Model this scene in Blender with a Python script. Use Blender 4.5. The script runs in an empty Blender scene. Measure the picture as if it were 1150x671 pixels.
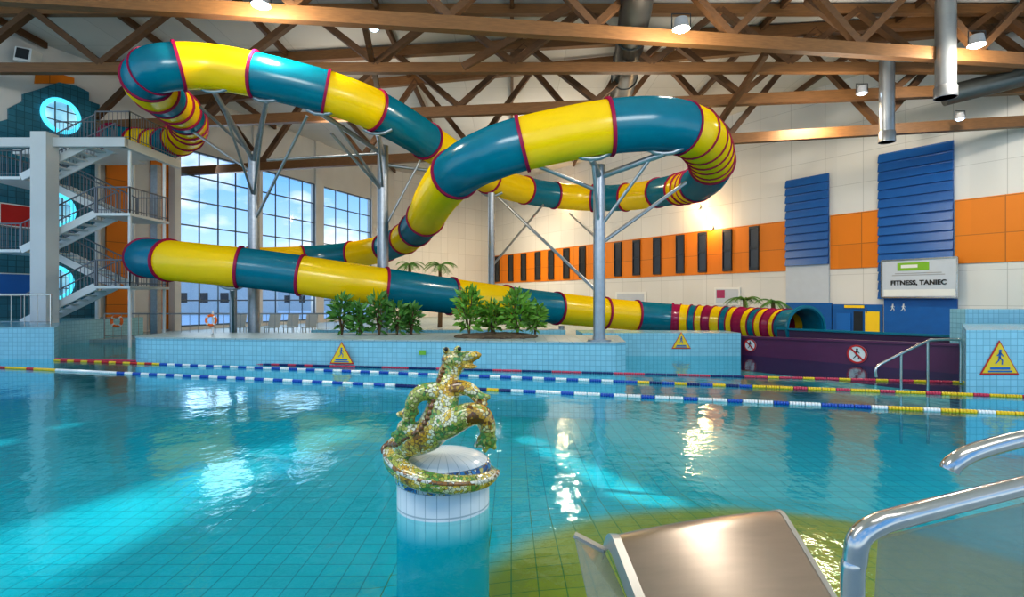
import bpy, bmesh, math, random
from mathutils import Vector, Matrix
random.seed(7)
F,H,CX,CY=620.0,1.8,575.0,335.5
SC=bpy.context.scene
C=SC.collection
Z=Vector((0,0,1))
def P(px,py,D): return Vector(((px-CX)/F*D, D, H-(py-CY)/F*D))
def V(*a): return Vector(a)
# ---------------------------------------------------------------- materials
def newmat(name):
    m=bpy.data.materials.new(name); m.use_nodes=True
    nt=m.node_tree; b=nt.nodes['Principled BSDF']
    return m,nt,b
def N(nt,t,**kw):
    n=nt.nodes.new(t)
    for k,v in kw.items(): setattr(n,k,v)
    return n
def math_(nt,op,a,b=None,c=None):
    n=N(nt,'ShaderNodeMath',operation=op)
    for i,x in enumerate((a,b,c)):
        if x is None: continue
        if isinstance(x,(int,float)): n.inputs[i].default_value=x
        else: nt.links.new(x,n.inputs[i])
    return n.outputs[0]
def mixc(nt,f,a,b):
    n=N(nt,'ShaderNodeMix',data_type='RGBA')
    for i,x in ((0,f),(6,a),(7,b)):
        if isinstance(x,(int,float)): n.inputs[i].default_value=x
        elif isinstance(x,tuple): n.inputs[i].default_value=(*x[:3],1)
        else: nt.links.new(x,n.inputs[i])
    return n.outputs[2]
def mat(name,col,rough=.5,metal=0,var=.12,scale=3.0,emit=0,bump=0,stretch=(1,1,1),emcol=None,coat=0,spec=.5):
    m,nt,b=newmat(name)
    g=N(nt,'ShaderNodeNewGeometry')
    mp=N(nt,'ShaderNodeMapping'); mp.inputs['Scale'].default_value=stretch
    nt.links.new(g.outputs['Position'],mp.inputs[0])
    no=N(nt,'ShaderNodeTexNoise'); no.inputs['Scale'].default_value=scale; no.inputs['Detail'].default_value=4
    nt.links.new(mp.outputs[0],no.inputs['Vector'])
    d=tuple(c*(1-var) for c in col); l=tuple(min(1,c*(1+var)) for c in col)
    nt.links.new(mixc(nt,no.outputs[0],d,l),b.inputs['Base Color'])
    b.inputs['Roughness'].default_value=rough; b.inputs['Metallic'].default_value=metal
    b.inputs['Coat Weight'].default_value=coat; b.inputs['Specular IOR Level'].default_value=spec
    if emit:
        b.inputs['Emission Color'].default_value=(*(emcol or col),1); b.inputs['Emission Strength'].default_value=emit
    if bump:
        bp=N(nt,'ShaderNodeBump'); bp.inputs['Strength'].default_value=bump
        nt.links.new(no.outputs[0],bp.inputs['Height']); nt.links.new(bp.outputs[0],b.inputs['Normal'])
    return m
def gelcoat(name,col,var,gloss=.055,rough=.2):
    # coloured fibreglass: diffuse body with a thin constant polish
    m,nt,b=newmat(name); out=nt.nodes['Material Output']
    g=N(nt,'ShaderNodeNewGeometry'); no=N(nt,'ShaderNodeTexNoise'); no.inputs['Scale'].default_value=2.5; no.inputs['Detail'].default_value=3
    nt.links.new(g.outputs['Position'],no.inputs['Vector'])
    d=N(nt,'ShaderNodeBsdfDiffuse'); nt.links.new(mixc(nt,no.outputs[0],tuple(c*(1-var) for c in col),tuple(min(1,c*(1+var)) for c in col)),d.inputs[0])
    gl=N(nt,'ShaderNodeBsdfGlossy'); gl.inputs['Roughness'].default_value=rough
    mx=N(nt,'ShaderNodeMixShader'); mx.inputs[0].default_value=gloss
    nt.links.new(d.outputs[0],mx.inputs[1]); nt.links.new(gl.outputs[0],mx.inputs[2]); nt.links.new(mx.outputs[0],out.inputs[0])
    return m
def tile_mat(name,col,grout,size=.2,g=.06,var=.2,rough=.2,off=.0137,radial=None):
    m,nt,b=newmat(name)
    ge=N(nt,'ShaderNodeNewGeometry')
    def vm(op,a,b2=None,out=0):
        n=N(nt,'ShaderNodeVectorMath',operation=op)
        for i,x in enumerate((a,b2)):
            if x is None: continue
            if isinstance(x,tuple): n.inputs[i].default_value=x
            else: nt.links.new(x,n.inputs[i])
        return n.outputs[out]
    p=vm('MULTIPLY',vm('ADD',ge.outputs['Position'],(off,off*1.7,off*.9)),(1/size,)*3)
    fr=N(nt,'ShaderNodeSeparateXYZ'); nt.links.new(vm('FRACTION',p),fr.inputs[0])
    nn=N(nt,'ShaderNodeSeparateXYZ'); nt.links.new(vm('ABSOLUTE',ge.outputs['True Normal']),nn.inputs[0])
    L=[math_(nt,'MULTIPLY',math_(nt,'LESS_THAN',fr.outputs[i],g),math_(nt,'LESS_THAN',nn.outputs[i],.72)) for i in range(3)]
    mx=math_(nt,'MAXIMUM',math_(nt,'MAXIMUM',L[0],L[1]),L[2])
    fl=vm('FLOOR',p)
    wh=N(nt,'ShaderNodeTexWhiteNoise'); nt.links.new(fl,wh.inputs[0])
    no=N(nt,'ShaderNodeTexNoise'); no.inputs['Scale'].default_value=.6; nt.links.new(ge.outputs['Position'],no.inputs['Vector'])
    f=math_(nt,'ADD',math_(nt,'MULTIPLY',wh.outputs[0],.5),math_(nt,'MULTIPLY',no.outputs[0],.5))
    base=mixc(nt,f,tuple(c*(1-var) for c in col),tuple(min(1,c*(1+var)) for c in col))
    if radial:
        c0,r0,r1,c2=radial
        d=vm('LENGTH',vm('MULTIPLY',vm('SUBTRACT',ge.outputs['Position'],c0),(1,1,0)),None,1)
        mr=N(nt,'ShaderNodeMapRange',interpolation_type='SMOOTHSTEP'); mr.inputs[1].default_value=r0; mr.inputs[2].default_value=r1
        nt.links.new(math_(nt,'ADD',d,math_(nt,'MULTIPLY_ADD',no.outputs[0],.4,-.2)),mr.inputs[0]); base=mixc(nt,mr.outputs[0],c2,base)
    nt.links.new(mixc(nt,mx,base,grout),b.inputs['Base Color'])
    b.inputs['Roughness'].default_value=rough
    return m
M={}
M['yellow']=gelcoat('slide_yellow',(.92,.59,.002),.05,.06)
M['teal']=gelcoat('slide_teal',(.0,.165,.235),.15,.07)
M['maroon']=gelcoat('slide_maroon',(.36,.012,.08),.1)
M['flange']=gelcoat('flange_red',(.32,.010,.065),.1,.03,.4)
M['galv']=mat('galvanised_steel',(.38,.40,.42),.38,.75,var=.25,scale=9)
M['wood']=mat('glulam_wood',(.170,.080,.027),.5,var=.45,scale=6,stretch=(.35,3,5))
M['wood_d']=mat('glulam_dark',(.10,.046,.016),.6,var=.45,scale=5,stretch=(1,1,2))
M['ceil']=tile_mat('ceiling_panel',(.56,.535,.50),(.41,.385,.355),2.4,.010,.08,.8)
M['cream']=tile_mat('cream_cladding',(.66,.645,.62),(.46,.45,.43),1.5,.014,.06,.7)
M['cream_plain']=mat('cream_plaster',(.63,.62,.60),.7,var=.06,scale=1)
M['orange']=tile_mat('orange_cladding',(.68,.195,.002),(.36,.11,.008),1.5,.02,.12,.55)
M['bluep']=mat('blue_louvre',(.008,.11,.36),.35,var=.12)
M['greyp']=mat('pale_cladding',(.50,.54,.60),.5,var=.06)
POOL=(.0,.43,.51)
M['pooltile']=tile_mat('pool_floor_tile',POOL,(.0,.23,.29),.26,.055,.10,.4)
M['ochre']=tile_mat('ochre_fade_tile',POOL,(.18,.17,.03),.26,.045,.08,.4,radial=((2.65,4.1,0),3.1,3.75,(.70,.30,.012)))  # ochre in the middle blends into the pool colour towards the rim
M['walltile']=tile_mat('aqua_wall_tile',(.28,.56,.66),(.16,.38,.47),.13,.09,.10,.2)
M['towertile']=tile_mat('teal_tower_tile',(.03,.175,.245),(.010,.09,.13),.26,.09,.3,.3)
M['deck']=tile_mat('deck_tile',(.36,.45,.46),(.2,.27,.28),.3,.05,.1,.4)
M['white']=mat('white_paint',(.72,.72,.70),.4,var=.04)
M['grey']=mat('grey_paint',(.3,.31,.33),.5)
M['dark']=mat('dark_metal',(.03,.035,.04),.4,.3)
M['railgrey']=mat('rail_grey',(.20,.21,.23),.4,.5)
M['frame']=mat('window_frame',(.10,.14,.18),.4,.2)
M['steel']=mat('stainless_steel',(.60,.58,.55),.2,1,var=.12,scale=12)
M['bronze']=mat('brushed_steel_plate',(.46,.40,.355),.29,.97,var=.12,scale=2,stretch=(3,10,1))
M['fold']=mat('folded_steel_edge',(.52,.52,.50),.3,.7,var=.08)
M['purple']=mat('trough_purple',(.115,.022,.075),.35,var=.15,scale=2)
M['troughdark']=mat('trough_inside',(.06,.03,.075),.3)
M['leaf']=mat('leaf_green',(.16,.34,.04),.45,var=.7,scale=4)
M['leaf2']=mat('leaf_dark',(.085,.23,.04),.5,var=.75,scale=4)
M['bark']=mat('bark',(.13,.08,.04),.9,var=.4,scale=8)
M['stone']=mat('planter_rock',(.12,.085,.05),.9,var=.6,scale=6,bump=.6)
M['red']=mat('red_plastic',(.55,.02,.02),.35)
M['orangepl']=mat('orange_plastic',(.85,.16,.01),.4)
M['fyellow']=mat('float_yellow',(.85,.55,.02),.35)
M['fwhite']=mat('float_white',(.8,.8,.78),.35)
M['fblue']=mat('float_blue',(.02,.09,.42),.35)
M['fnavy']=mat('float_navy',(.015,.03,.14),.35)
M['fpink']=mat('float_pink',(.62,.05,.10),.35)
M['signyellow']=mat('sign_yellow',(.88,.58,.02),.4,var=.03)
M['signblue']=mat('sign_blue',(.01,.14,.45),.4,var=.03)
M['green']=mat('sign_green',(.20,.42,.03),.4,var=.08)
M['black']=mat('black_print',(.015,.015,.015),.5)
M['lens']=mat('lamp_lens',(1,.97,.9),.4,emit=60,emcol=(1,.96,.88))
M['lensblue']=mat('lamp_lens_cool',(.7,.85,1),.4,emit=6,emcol=(.6,.8,1))
M['lenswarm']=mat('lamp_lens_warm',(1,.7,.3),.4,emit=20,emcol=(1,.62,.22))
M['duct']=mat('duct_dark',(.09,.10,.10),.35,.7,var=.2)
M['ductsilver']=mat('duct_silver',(.30,.32,.34),.35,.8,var=.15)
M['darkglass']=mat('dark_glass',(.022,.026,.034),.3,var=.3)
M['snow']=mat('outside_ground',(.7,.74,.8),.9,var=.08,scale=.2)
M['bldg']=mat('outside_render',(.62,.62,.60),.8)
M['ringcyan']=mat('porthole_ring',(.2,.7,.8),.3,emit=1.0,emcol=(.08,.72,.95))  # frame given its own glow for the cyan luminous edge
def glass_mat(name,tint,base,edge,hazecol=None,haze=0):
    m,nt,b=newmat(name); out=nt.nodes['Material Output']
    t=N(nt,'ShaderNodeBsdfTransparent'); t.inputs[0].default_value=(*tint,1)
    g=N(nt,'ShaderNodeBsdfGlossy'); g.inputs['Roughness'].default_value=.05
    lw=N(nt,'ShaderNodeLayerWeight'); lw.inputs[0].default_value=.5
    no=N(nt,'ShaderNodeTexNoise'); no.inputs['Scale'].default_value=2
    p=math_(nt,'POWER',lw.outputs['Facing'],5.0)
    f=math_(nt,'ADD',math_(nt,'MULTIPLY_ADD',p,edge,base),math_(nt,'MULTIPLY',no.outputs[0],.02))
    mx=N(nt,'ShaderNodeMixShader')
    nt.links.new(f,mx.inputs[0])
    nt.links.new(t.outputs[0],mx.inputs[1]); nt.links.new(g.outputs[0],mx.inputs[2]); last=mx.outputs[0]
    if haze:
        d=N(nt,'ShaderNodeBsdfDiffuse'); d.inputs[0].default_value=(*hazecol,1)
        m2=N(nt,'ShaderNodeMixShader'); m2.inputs[0].default_value=haze
        nt.links.new(last,m2.inputs[1]); nt.links.new(d.outputs[0],m2.inputs[2]); last=m2.outputs[0]
    nt.links.new(last,out.inputs[0])
    return m
M['glass']=glass_mat('window_glass',(.97,.99,1),.02,.2)
M['acryl']=glass_mat('acrylic_panel',(.87,.88,.84),.05,.4,(.43,.43,.38),.34)
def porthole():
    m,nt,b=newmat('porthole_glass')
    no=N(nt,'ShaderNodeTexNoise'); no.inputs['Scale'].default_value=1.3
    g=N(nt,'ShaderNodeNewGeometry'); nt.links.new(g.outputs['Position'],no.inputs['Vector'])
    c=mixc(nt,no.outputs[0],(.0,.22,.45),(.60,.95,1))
    nt.links.new(c,b.inputs['Base Color']); nt.links.new(c,b.inputs['Emission Color']); b.inputs['Emission Strength'].default_value=.8  # painted mottling and glow stand in for bright sky behind the glass
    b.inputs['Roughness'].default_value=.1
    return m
M['porthole']=porthole()
def water():
    m,nt,b=newmat('pool_water'); out=nt.nodes['Material Output']
    g=N(nt,'ShaderNodeNewGeometry')
    mp=N(nt,'ShaderNodeMapping'); mp.inputs['Scale'].default_value=(1,.75,1); nt.links.new(g.outputs['Position'],mp.inputs[0])
    n1=N(nt,'ShaderNodeTexNoise'); n1.inputs['Scale'].default_value=1.3; n1.inputs['Detail'].default_value=2
    n2=N(nt,'ShaderNodeTexNoise'); n2.inputs['Scale'].default_value=9; n2.inputs['Detail'].default_value=3
    for n in (n1,n2): nt.links.new(mp.outputs[0],n.inputs['Vector'])
    h=math_(nt,'ADD',n1.outputs[0],math_(nt,'MULTIPLY',n2.outputs[0],.22))
    bp=N(nt,'ShaderNodeBump'); bp.inputs['Strength'].default_value=.17; bp.inputs['Distance'].default_value=.10
    nt.links.new(h,bp.inputs['Height'])
    t=N(nt,'ShaderNodeBsdfTransparent'); t.inputs[0].default_value=(.57,.95,.97,1)
    gl=N(nt,'ShaderNodeBsdfGlossy'); gl.inputs['Roughness'].default_value=.05; gl.inputs[0].default_value=(.82,.97,1,1)
    lw=N(nt,'ShaderNodeLayerWeight'); lw.inputs[0].default_value=.5
    nt.links.new(bp.outputs[0],gl.inputs['Normal']); nt.links.new(bp.outputs[0],lw.inputs['Normal'])
    f=math_(nt,'MULTIPLY_ADD',math_(nt,'POWER',lw.outputs['Facing'],4.8),.82,.026)
    mx=N(nt,'ShaderNodeMixShader')
    nt.links.new(f,mx.inputs[0]); nt.links.new(t.outputs[0],mx.inputs[1]); nt.links.new(gl.outputs[0],mx.inputs[2])
    nt.links.new(mx.outputs[0],out.inputs[0])
    return m
M['water']=water()
def mosaic(name,cols,scale,nscale=3.0,spread=.3):
    m,nt,b=newmat(name)
    tc=N(nt,'ShaderNodeTexCoord')
    v=N(nt,'ShaderNodeTexVoronoi'); v.inputs['Scale'].default_value=scale
    e=N(nt,'ShaderNodeTexVoronoi',feature='DISTANCE_TO_EDGE'); e.inputs['Scale'].default_value=scale
    no=N(nt,'ShaderNodeTexNoise'); no.inputs['Scale'].default_value=nscale; no.inputs['Detail'].default_value=1
    for n in (v,e): nt.links.new(tc.outputs['Object'],n.inputs['Vector'])
    # voronoi cell centres come back in object units, so one colour per tile
    nt.links.new(v.outputs['Position'],no.inputs['Vector'])
    sp=N(nt,'ShaderNodeSeparateColor'); nt.links.new(v.outputs['Color'],sp.inputs[0])
    f=math_(nt,'ADD',math_(nt,'MULTIPLY',sp.outputs[0],spread),math_(nt,'MULTIPLY_ADD',no.outputs[0],2.2,-.6-spread/2))
    cr=N(nt,'ShaderNodeValToRGB'); cr.color_ramp.interpolation='CONSTANT'
    el=cr.color_ramp.elements
    while len(el)<len(cols): el.new(.5)
    for i,c in enumerate(cols): el[i].position=i/len(cols); el[i].color=(*c,1)
    nt.links.new(f,cr.inputs[0])
    gm=math_(nt,'LESS_THAN',e.outputs[0],.05)
    nt.links.new(mixc(nt,gm,cr.outputs[0],(.12,.09,.04)),b.inputs['Base Color'])
    b.inputs['Roughness'].default_value=.14; b.inputs['Coat Weight'].default_value=.5
    return m
M['mosaic']=mosaic('lizard_mosaic',[(.10,.035,.008),(.30,.13,.02),(.62,.35,.03),(.78,.54,.09),(.84,.78,.50),(.50,.50,.10),(.13,.32,.07),(.40,.44,.09),(.80,.68,.30),(.58,.32,.03),(.18,.07,.012)],40,2.6,.16)
M['crest']=mosaic('crest_mosaic',[(.16,.055,.012),(.28,.11,.02),(.20,.07,.015),(.36,.17,.03)],55)
M['inlay']=mosaic('inlay_mosaic',[(.7,.66,.5),(.30,.13,.03),(.75,.72,.62),(.34,.15,.03)],26,3,.9)
M['band']=mosaic('band_mosaic',[(.02,.1,.3),(.05,.25,.5),(.6,.65,.62),(.5,.42,.08),(.03,.12,.3),(.6,.62,.6)],26,3,.9)
def pedestal_mat():
    m,nt,b=newmat('pedestal_tile')
    tc=N(nt,'ShaderNodeTexCoord'); s=N(nt,'ShaderNodeSeparateXYZ'); nt.links.new(tc.outputs['Object'],s.inputs[0])
    a=math_(nt,'MULTIPLY',math_(nt,'ARCTAN2',s.outputs[0],s.outputs[1]),26/(2*math.pi))
    l=math_(nt,'MAXIMUM',math_(nt,'LESS_THAN',math_(nt,'FRACT',a),.06),math_(nt,'LESS_THAN',math_(nt,'FRACT',math_(nt,'MULTIPLY_ADD',s.outputs[2],3.2,.1)),.04))
    c=mixc(nt,l,(.76,.80,.80),(.40,.48,.50))
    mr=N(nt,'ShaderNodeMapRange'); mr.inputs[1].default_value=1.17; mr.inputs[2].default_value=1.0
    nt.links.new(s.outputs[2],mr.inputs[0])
    nt.links.new(mixc(nt,mr.outputs[0],c,(.0,.48,.56)),b.inputs['Base Color']); b.inputs['Roughness'].default_value=.2  # below the waterline the tile is painted bright teal to offset the shading
    return m
M['pedestal']=pedestal_mat()
# ---------------------------------------------------------------- mesh helpers
def B(): return bmesh.new()
def rings(bm,R,cap=True,loop=False,mi=0):
    VV=[[bm.verts.new(p) for p in r] for r in R]
    n=len(R[0]); m=len(R)
    for i in range(m if loop else m-1):
        a=VV[i]; b=VV[(i+1)%m]
        for j in range(n):
            f=bm.faces.new((a[j],a[(j+1)%n],b[(j+1)%n],b[j])); f.material_index=mi
    if cap and not loop:
        for f in (VV[0][::-1],VV[-1]):
            q=bm.faces.new(f); q.material_index=mi
def frames(pts):
    n=len(pts); T=[]
    for i in range(n):
        T.append((pts[min(i+1,n-1)]-pts[max(i-1,0)]).normalized())
    up=Z if abs(T[0].z)<.95 else V(0,1,0)
    u=(up-T[0]*up.dot(T[0])).normalized(); out=[]
    for t in T:
        u=(u-t*u.dot(t)).normalized(); out.append((t,u,t.cross(u)))
    return out
def tube(bm,pts,r,seg=10,cap=True,mi=0):
    pts=[Vector(p) for p in pts]; fr=frames(pts)
    rs=r if isinstance(r,(list,tuple)) else [r]*len(pts)
    R=[]
    for p,(t,u,w),q in zip(pts,fr,rs):
        R.append([p+(u*math.cos(2*math.pi*k/seg)+w*math.sin(2*math.pi*k/seg))*q for k in range(seg)])
    rings(bm,R,cap,mi=mi)
def catmull(pts,n=8,closed=False):
    pts=[Vector(p) for p in pts]; out=[]
    ext=[pts[0]*2-pts[1]]+pts+[pts[-1]*2-pts[-2]]
    for i in range(1,len(ext)-2):
        p0,p1,p2,p3=ext[i-1:i+3]
        for k in range(n):
            t=k/n
            out.append(.5*((2*p1)+(p2-p0)*t+(2*p0-5*p1+4*p2-p3)*t*t+(3*p1-p0-3*p2+p3)*t**3))
    out.append(pts[-1]); return out
def bar(bm,a,b,w,h,up=Z,mi=0):
    a,b=Vector(a),Vector(b); t=(b-a).normalized()
    if abs(t.dot(up))>.97: up=V(0,1,0)
    s=t.cross(up).normalized(); v=s.cross(t)
    R=[[p+s*x*w/2+v*y*h/2 for x,y in ((-1,-1),(1,-1),(1,1),(-1,1))] for p in (a,b)]
    rings(bm,R,mi=mi)
def box(bm,x0,x1,y0,y1,z0,z1,mi=0):
    rings(bm,[[V(x0,y0,z),V(x1,y0,z),V(x1,y1,z),V(x0,y1,z)] for z in (z0,z1)],mi=mi)
def prism(bm,pts,vec,mi=0):
    pts=[Vector(p) for p in pts]; vec=Vector(vec)
    rings(bm,[pts,[p+vec for p in pts]],mi=mi)
def lathe(bm,prof,c,seg=32,mi=0):
    c=Vector(c)
    rings(bm,[[c+V(r*math.cos(2*math.pi*k/seg),r*math.sin(2*math.pi*k/seg),z) for k in range(seg)] for r,z in prof],mi=mi)
def torus(bm,c,R,r,u,v,seg=32,s2=10):
    c,u,v=Vector(c),Vector(u).normalized(),Vector(v).normalized(); n=u.cross(v)
    RR=[]
    for i in range(seg):
        a=2*math.pi*i/seg; d=u*math.cos(a)+v*math.sin(a)
        RR.append([c+d*R+(d*math.cos(2*math.pi*k/s2)+n*math.sin(2*math.pi*k/s2))*r for k in range(s2)])
    rings(bm,RR,loop=True)
def sphere(bm,c,r,sx=1,sy=1,sz=1,seg=16,ri=10):
    m=Matrix.Translation(Vector(c))@Matrix.Diagonal((sx*r,sy*r,sz*r,1))
    bmesh.ops.create_uvsphere(bm,u_segments=seg,v_segments=ri,radius=1,matrix=m)
WL={}
def wl(o): return WL[o.name]
def obj(name,bm,m,parent=None,smooth=None,origin=None,recalc=True):
    if recalc: bmesh.ops.recalc_face_normals(bm,faces=bm.faces)
    if parent is not None: base=wl(parent)
    elif origin is not None: base=Vector(origin)
    else:
        xs=[v.co for v in bm.verts]
        base=V((min(v.x for v in xs)+max(v.x for v in xs))/2,(min(v.y for v in xs)+max(v.y for v in xs))/2,min(v.z for v in xs))
    bm.transform(Matrix.Translation(-base))
    me=bpy.data.meshes.new(name); bm.to_mesh(me); bm.free()
    for q in (m if isinstance(m,(list,tuple)) else [m]): me.materials.append(q)
    if smooth is not None:
        me.polygons.foreach_set('use_smooth',[True]*len(me.polygons)); me.set_sharp_from_angle(angle=math.radians(smooth))
    o=bpy.data.objects.new(name,me); C.objects.link(o)
    if parent is not None: o.parent=parent
    else: o.location=base
    WL[o.name]=base.copy()
    return o
def tag(o,label,cat,group=None,kind=None):
    if label: o['label']=label
    if cat: o['category']=cat
    if group: o['group']=group
    if kind: o['kind']=kind
    return o
def T(name,loc,label,cat,group=None,kind=None):
    o=bpy.data.objects.new(name,None); C.objects.link(o); o.location=loc; o.empty_display_size=.2
    WL[o.name]=Vector(loc); return tag(o,label,cat,group,kind)
def S(name,bm,m,parent=None,label=None,cat=None,smooth=None):
    o=obj(name,bm,m,parent,smooth)
    if parent is None: tag(o,label or name.replace('_',' '),cat or name.split('_')[0],kind='structure')
    return o
class Wall:
    def __init__(s,p,d,side=None):
        s.p=Vector((p[0],p[1])); s.d=Vector(d).normalized(); n=Vector((s.d.y,-s.d.x))
        if n.dot(-s.p)<0: n=-n
        s.n=V(n.x,n.y,0)
    def D(s,px):
        k=(px-CX)/F; t=(k*s.p.y-s.p.x)/(s.d.x-k*s.d.y); return s.p.y+t*s.d.y
    def at(s,px,py,off=0): return P(px,py,s.D(px))+s.n*off
    def xz(s,px,z,off=0):
        D=s.D(px); return V((px-CX)/F*D,D,z)+s.n*off
    def zr(s,bm,px0,px1,z0,z1,off,th,mi=0):
        prism(bm,[s.xz(px0,z0,off),s.xz(px1,z0,off),s.xz(px1,z1,off),s.xz(px0,z1,off)],s.n*th,mi)
    def pr(s,bm,pts,off,th,mi=0): prism(bm,[s.at(x,y,off) for x,y in pts],s.n*th,mi)
    def frame(s,px,py,off):
        o=s.at(px,py,off); u=V(s.d.x,s.d.y,0)
        if u.x<0: u=-u
        return (o,u,V(0,0,1),s.n)
def plate(bm,fr,pts,t0,t1,mi=0):
    o,u,v,n=fr; prism(bm,[o+u*x+v*y+n*t0 for x,y in pts],n*(t1-t0),mi)
def circ(r,cx=0,cy=0,n=28,a0=0): return [(cx+r*math.cos(a0+2*math.pi*k/n),cy+r*math.sin(a0+2*math.pi*k/n)) for k in range(n)]
def annulus(bm,fr,r0,r1,t0,t1,n=32):
    o,u,v,nn=fr; R=[]
    for k in range(n):
        a=2*math.pi*k/n; d=u*math.cos(a)+v*math.sin(a)
        R.append([o+d*r0+nn*t0,o+d*r1+nn*t0,o+d*r1+nn*t1,o+d*r0+nn*t1])
    rings(bm,R,loop=True)
def seg2(bm,fr,a,b,w,t0,t1):
    a=Vector(a);b=Vector(b);d=(b-a).normalized();p=Vector((-d.y,d.x))*w/2
    plate(bm,fr,[tuple(a+p),tuple(b+p),tuple(b-p),tuple(a-p)],t0,t1)
RW=Wall((18.5,25),(-.669,1)); WW=Wall((-17.5,29),(.397,1)); LW=Wall((-17.8,29.5),(-3.7,-8.5))
CEIL=12.8
# ---------------------------------------------------------------- setting
bm=B(); box(bm,-26,26,2.5,31,-1.5,-1.2); S('floor_pool',bm,M['pooltile'],label='teal tiled pool bottom under the water',cat='pool floor')
bm=B(); vs=[bm.verts.new(p) for p in ((-26,2.5,0),(26,2.5,0),(26,24,0),(-26,24,0))]; bm.faces.new(vs)
S('floor_water',bm,M['water'],label='rippled turquoise pool water',cat='water')
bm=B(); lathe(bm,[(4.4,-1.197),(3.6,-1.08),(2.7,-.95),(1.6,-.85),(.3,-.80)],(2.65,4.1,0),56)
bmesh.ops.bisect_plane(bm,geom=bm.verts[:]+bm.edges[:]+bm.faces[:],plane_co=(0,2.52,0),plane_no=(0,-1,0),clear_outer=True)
S('floor_step',bm,M['ochre'],label='shallow tiled mound under the water near the steel platform, ochre fading to teal',cat='pool step',smooth=60)
bm=B(); box(bm,-12,12,-5,2.5,-1.2,.3); S('floor_deck_front',bm,M['deck'],label='grey tiled deck at the near edge of the pool',cat='deck')
HALL=[(-20.6,22.6),(19.9,22.6),(18.6,25),(-1.9,55.7),(-10.4,47.3),(-17.6,29.1),(-18.0,28.8)]
bm=B(); rings(bm,[[V(x,y,z) for x,y in HALL] for z in (-1.2,.12)]); S('floor_deck_back',bm,M['deck'],label='tiled deck behind the pools',cat='deck')
bm=B(); rings(bm,[[V(x,y,z) for x,y in ((-23.4,16.4),(-13.6,16.4),(-14.3,17.4),(-17.3,21.2),(-17.3,25.9),(-19.3,26))] for z in (-1.2,.93)])
S('floor_deck_left',bm,M['walltile'],label='raised aqua tiled deck under the stair tower',cat='deck')
CP=[(-28,6),(-28,-6),(40,-6),(31.4,5.7),(18.7,25.1),(-1.9,55.9),(-10.5,47.5),(-17.8,29.6),(-24,15.2)]
bm=B(); rings(bm,[[V(x,y,z) for x,y in CP] for z in (CEIL,CEIL+.3)]); S('ceiling',bm,M['ceil'],label='beige panelled ceiling',cat='ceiling')
bm=B(); RW.zr(bm,553,1420,-.5,CEIL,-.35,.35); S('wall_right',bm,M['cream'],label='cream clad long wall on the right',cat='wall')
bm=B(); 
a=V(-10.3,47.2,0); b=V(-2,55.6,0); prism(bm,[a,b,b+V(0,0,CEIL),a+V(0,0,CEIL)],V(-.25,.25,0)); S('wall_back',bm,M['cream'],label='cream end wall between the glazing and the long wall',cat='wall')
bm=B(); WW.zr(bm,196,441,9.75,CEIL,-.3,.3); WW.zr(bm,196,441,-.5,.35,-.3,.3)
for a_,b_ in ((194,201),(283,293),(353,362),(416,441)): WW.zr(bm,a_,b_,-.5,CEIL,-.3,.45)
S('wall_window',bm,M['cream_plain'],label='cream wall framing the tall glazing',cat='wall')
k=0
for a_,b_,cols in ((201,283,4),(293,353,4),(362,416,4)):
    k+=1
    f=B()
    rows=7; z0,z1=.35,9.75
    A=WW.xz(a_,0); Bv=WW.xz(b_,0)
    for i in range(cols+1):
        p=A.lerp(Bv,i/cols); bar(f,p+V(0,0,z0),p+V(0,0,z1),.12 if i in (0,cols) else .06,.06,up=V(0,1,0))
    for j in range(rows+1):
        z=z0+(z1-z0)*j/rows; bar(f,A+V(0,0,z),Bv+V(0,0,z),.06,.07 if j!=2 else .16)
    o=S('window_%d'%k,f,M['frame'],label=['dark framed tall window bay nearest the stair tower','dark framed tall window bay between the other two','dark framed tall window bay farthest from the stair tower'][k-1],cat='window')
    g=B(); WW.zr(g,a_,b_,z0,z1,-.04,.02); obj('pane',g,M['glass'],o)
bm=B(); LW.zr(bm,197,-140,-.5,CEIL,-.3,.3); S('wall_left',bm,M['cream_plain'],label='cream wall behind the stair tower',cat='wall')
bm=B(); LW.pr(bm,[(-20,360),(-20,142),(8,134),(8,122),(24,114),(24,106),(44,100),(64,93),(84,97),(98,104),(98,114),(110,118),(110,360)],0.02,.12)
o=S('trim_1',bm,M['towertile'],label='blue green mosaic panel with peaked stepped top behind the staircase',cat='wall panel')
bm=B(); LW.zr(bm,118,146,.2,10.2,.02,.1); S('trim_2',bm,M['orange'],label='orange wall strip right of the teal panel',cat='wall panel')
bm=B(); LW.zr(bm,168,190,.2,9.5,.02,.1); S('trim_3',bm,M['orange'],label='orange wall strip beside the first tall window',cat='wall panel')
bm=B(); LW.pr(bm,[(38,94),(40,76),(82,88),(82,94)],.02,.08); S('trim_4',bm,M['orange'],label='small orange panel above the peaked panel',cat='wall panel')
for i,(px,py) in enumerate(((66,131),(60,236),(58,318))):
    fr=LW.frame(px,py,.14); o,u,v,n=fr
    f=B(); torus(f,o+n*.04,.70,.09,u,v,40,10)
    w=S('window_%d'%(4+i),f,M['ringcyan'],label=['topmost round porthole window in the teal wall','middle round porthole window in the teal wall','lowest round porthole window in the teal wall'][i],cat='window',smooth=60)
    g=B(); plate(g,fr,circ(.69),0,.03); obj('pane',g,M['porthole'],w)
    g=B()
    for x in (-.24,.24): seg2(g,fr,(x,-.64),(x,.64),.035,.03,.08)
    for x in (-.24,.24): seg2(g,fr,(-.64,x),(.64,x),.035,.03,.08)
    obj('glazing_bar',g,M['frame'],w)
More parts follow.
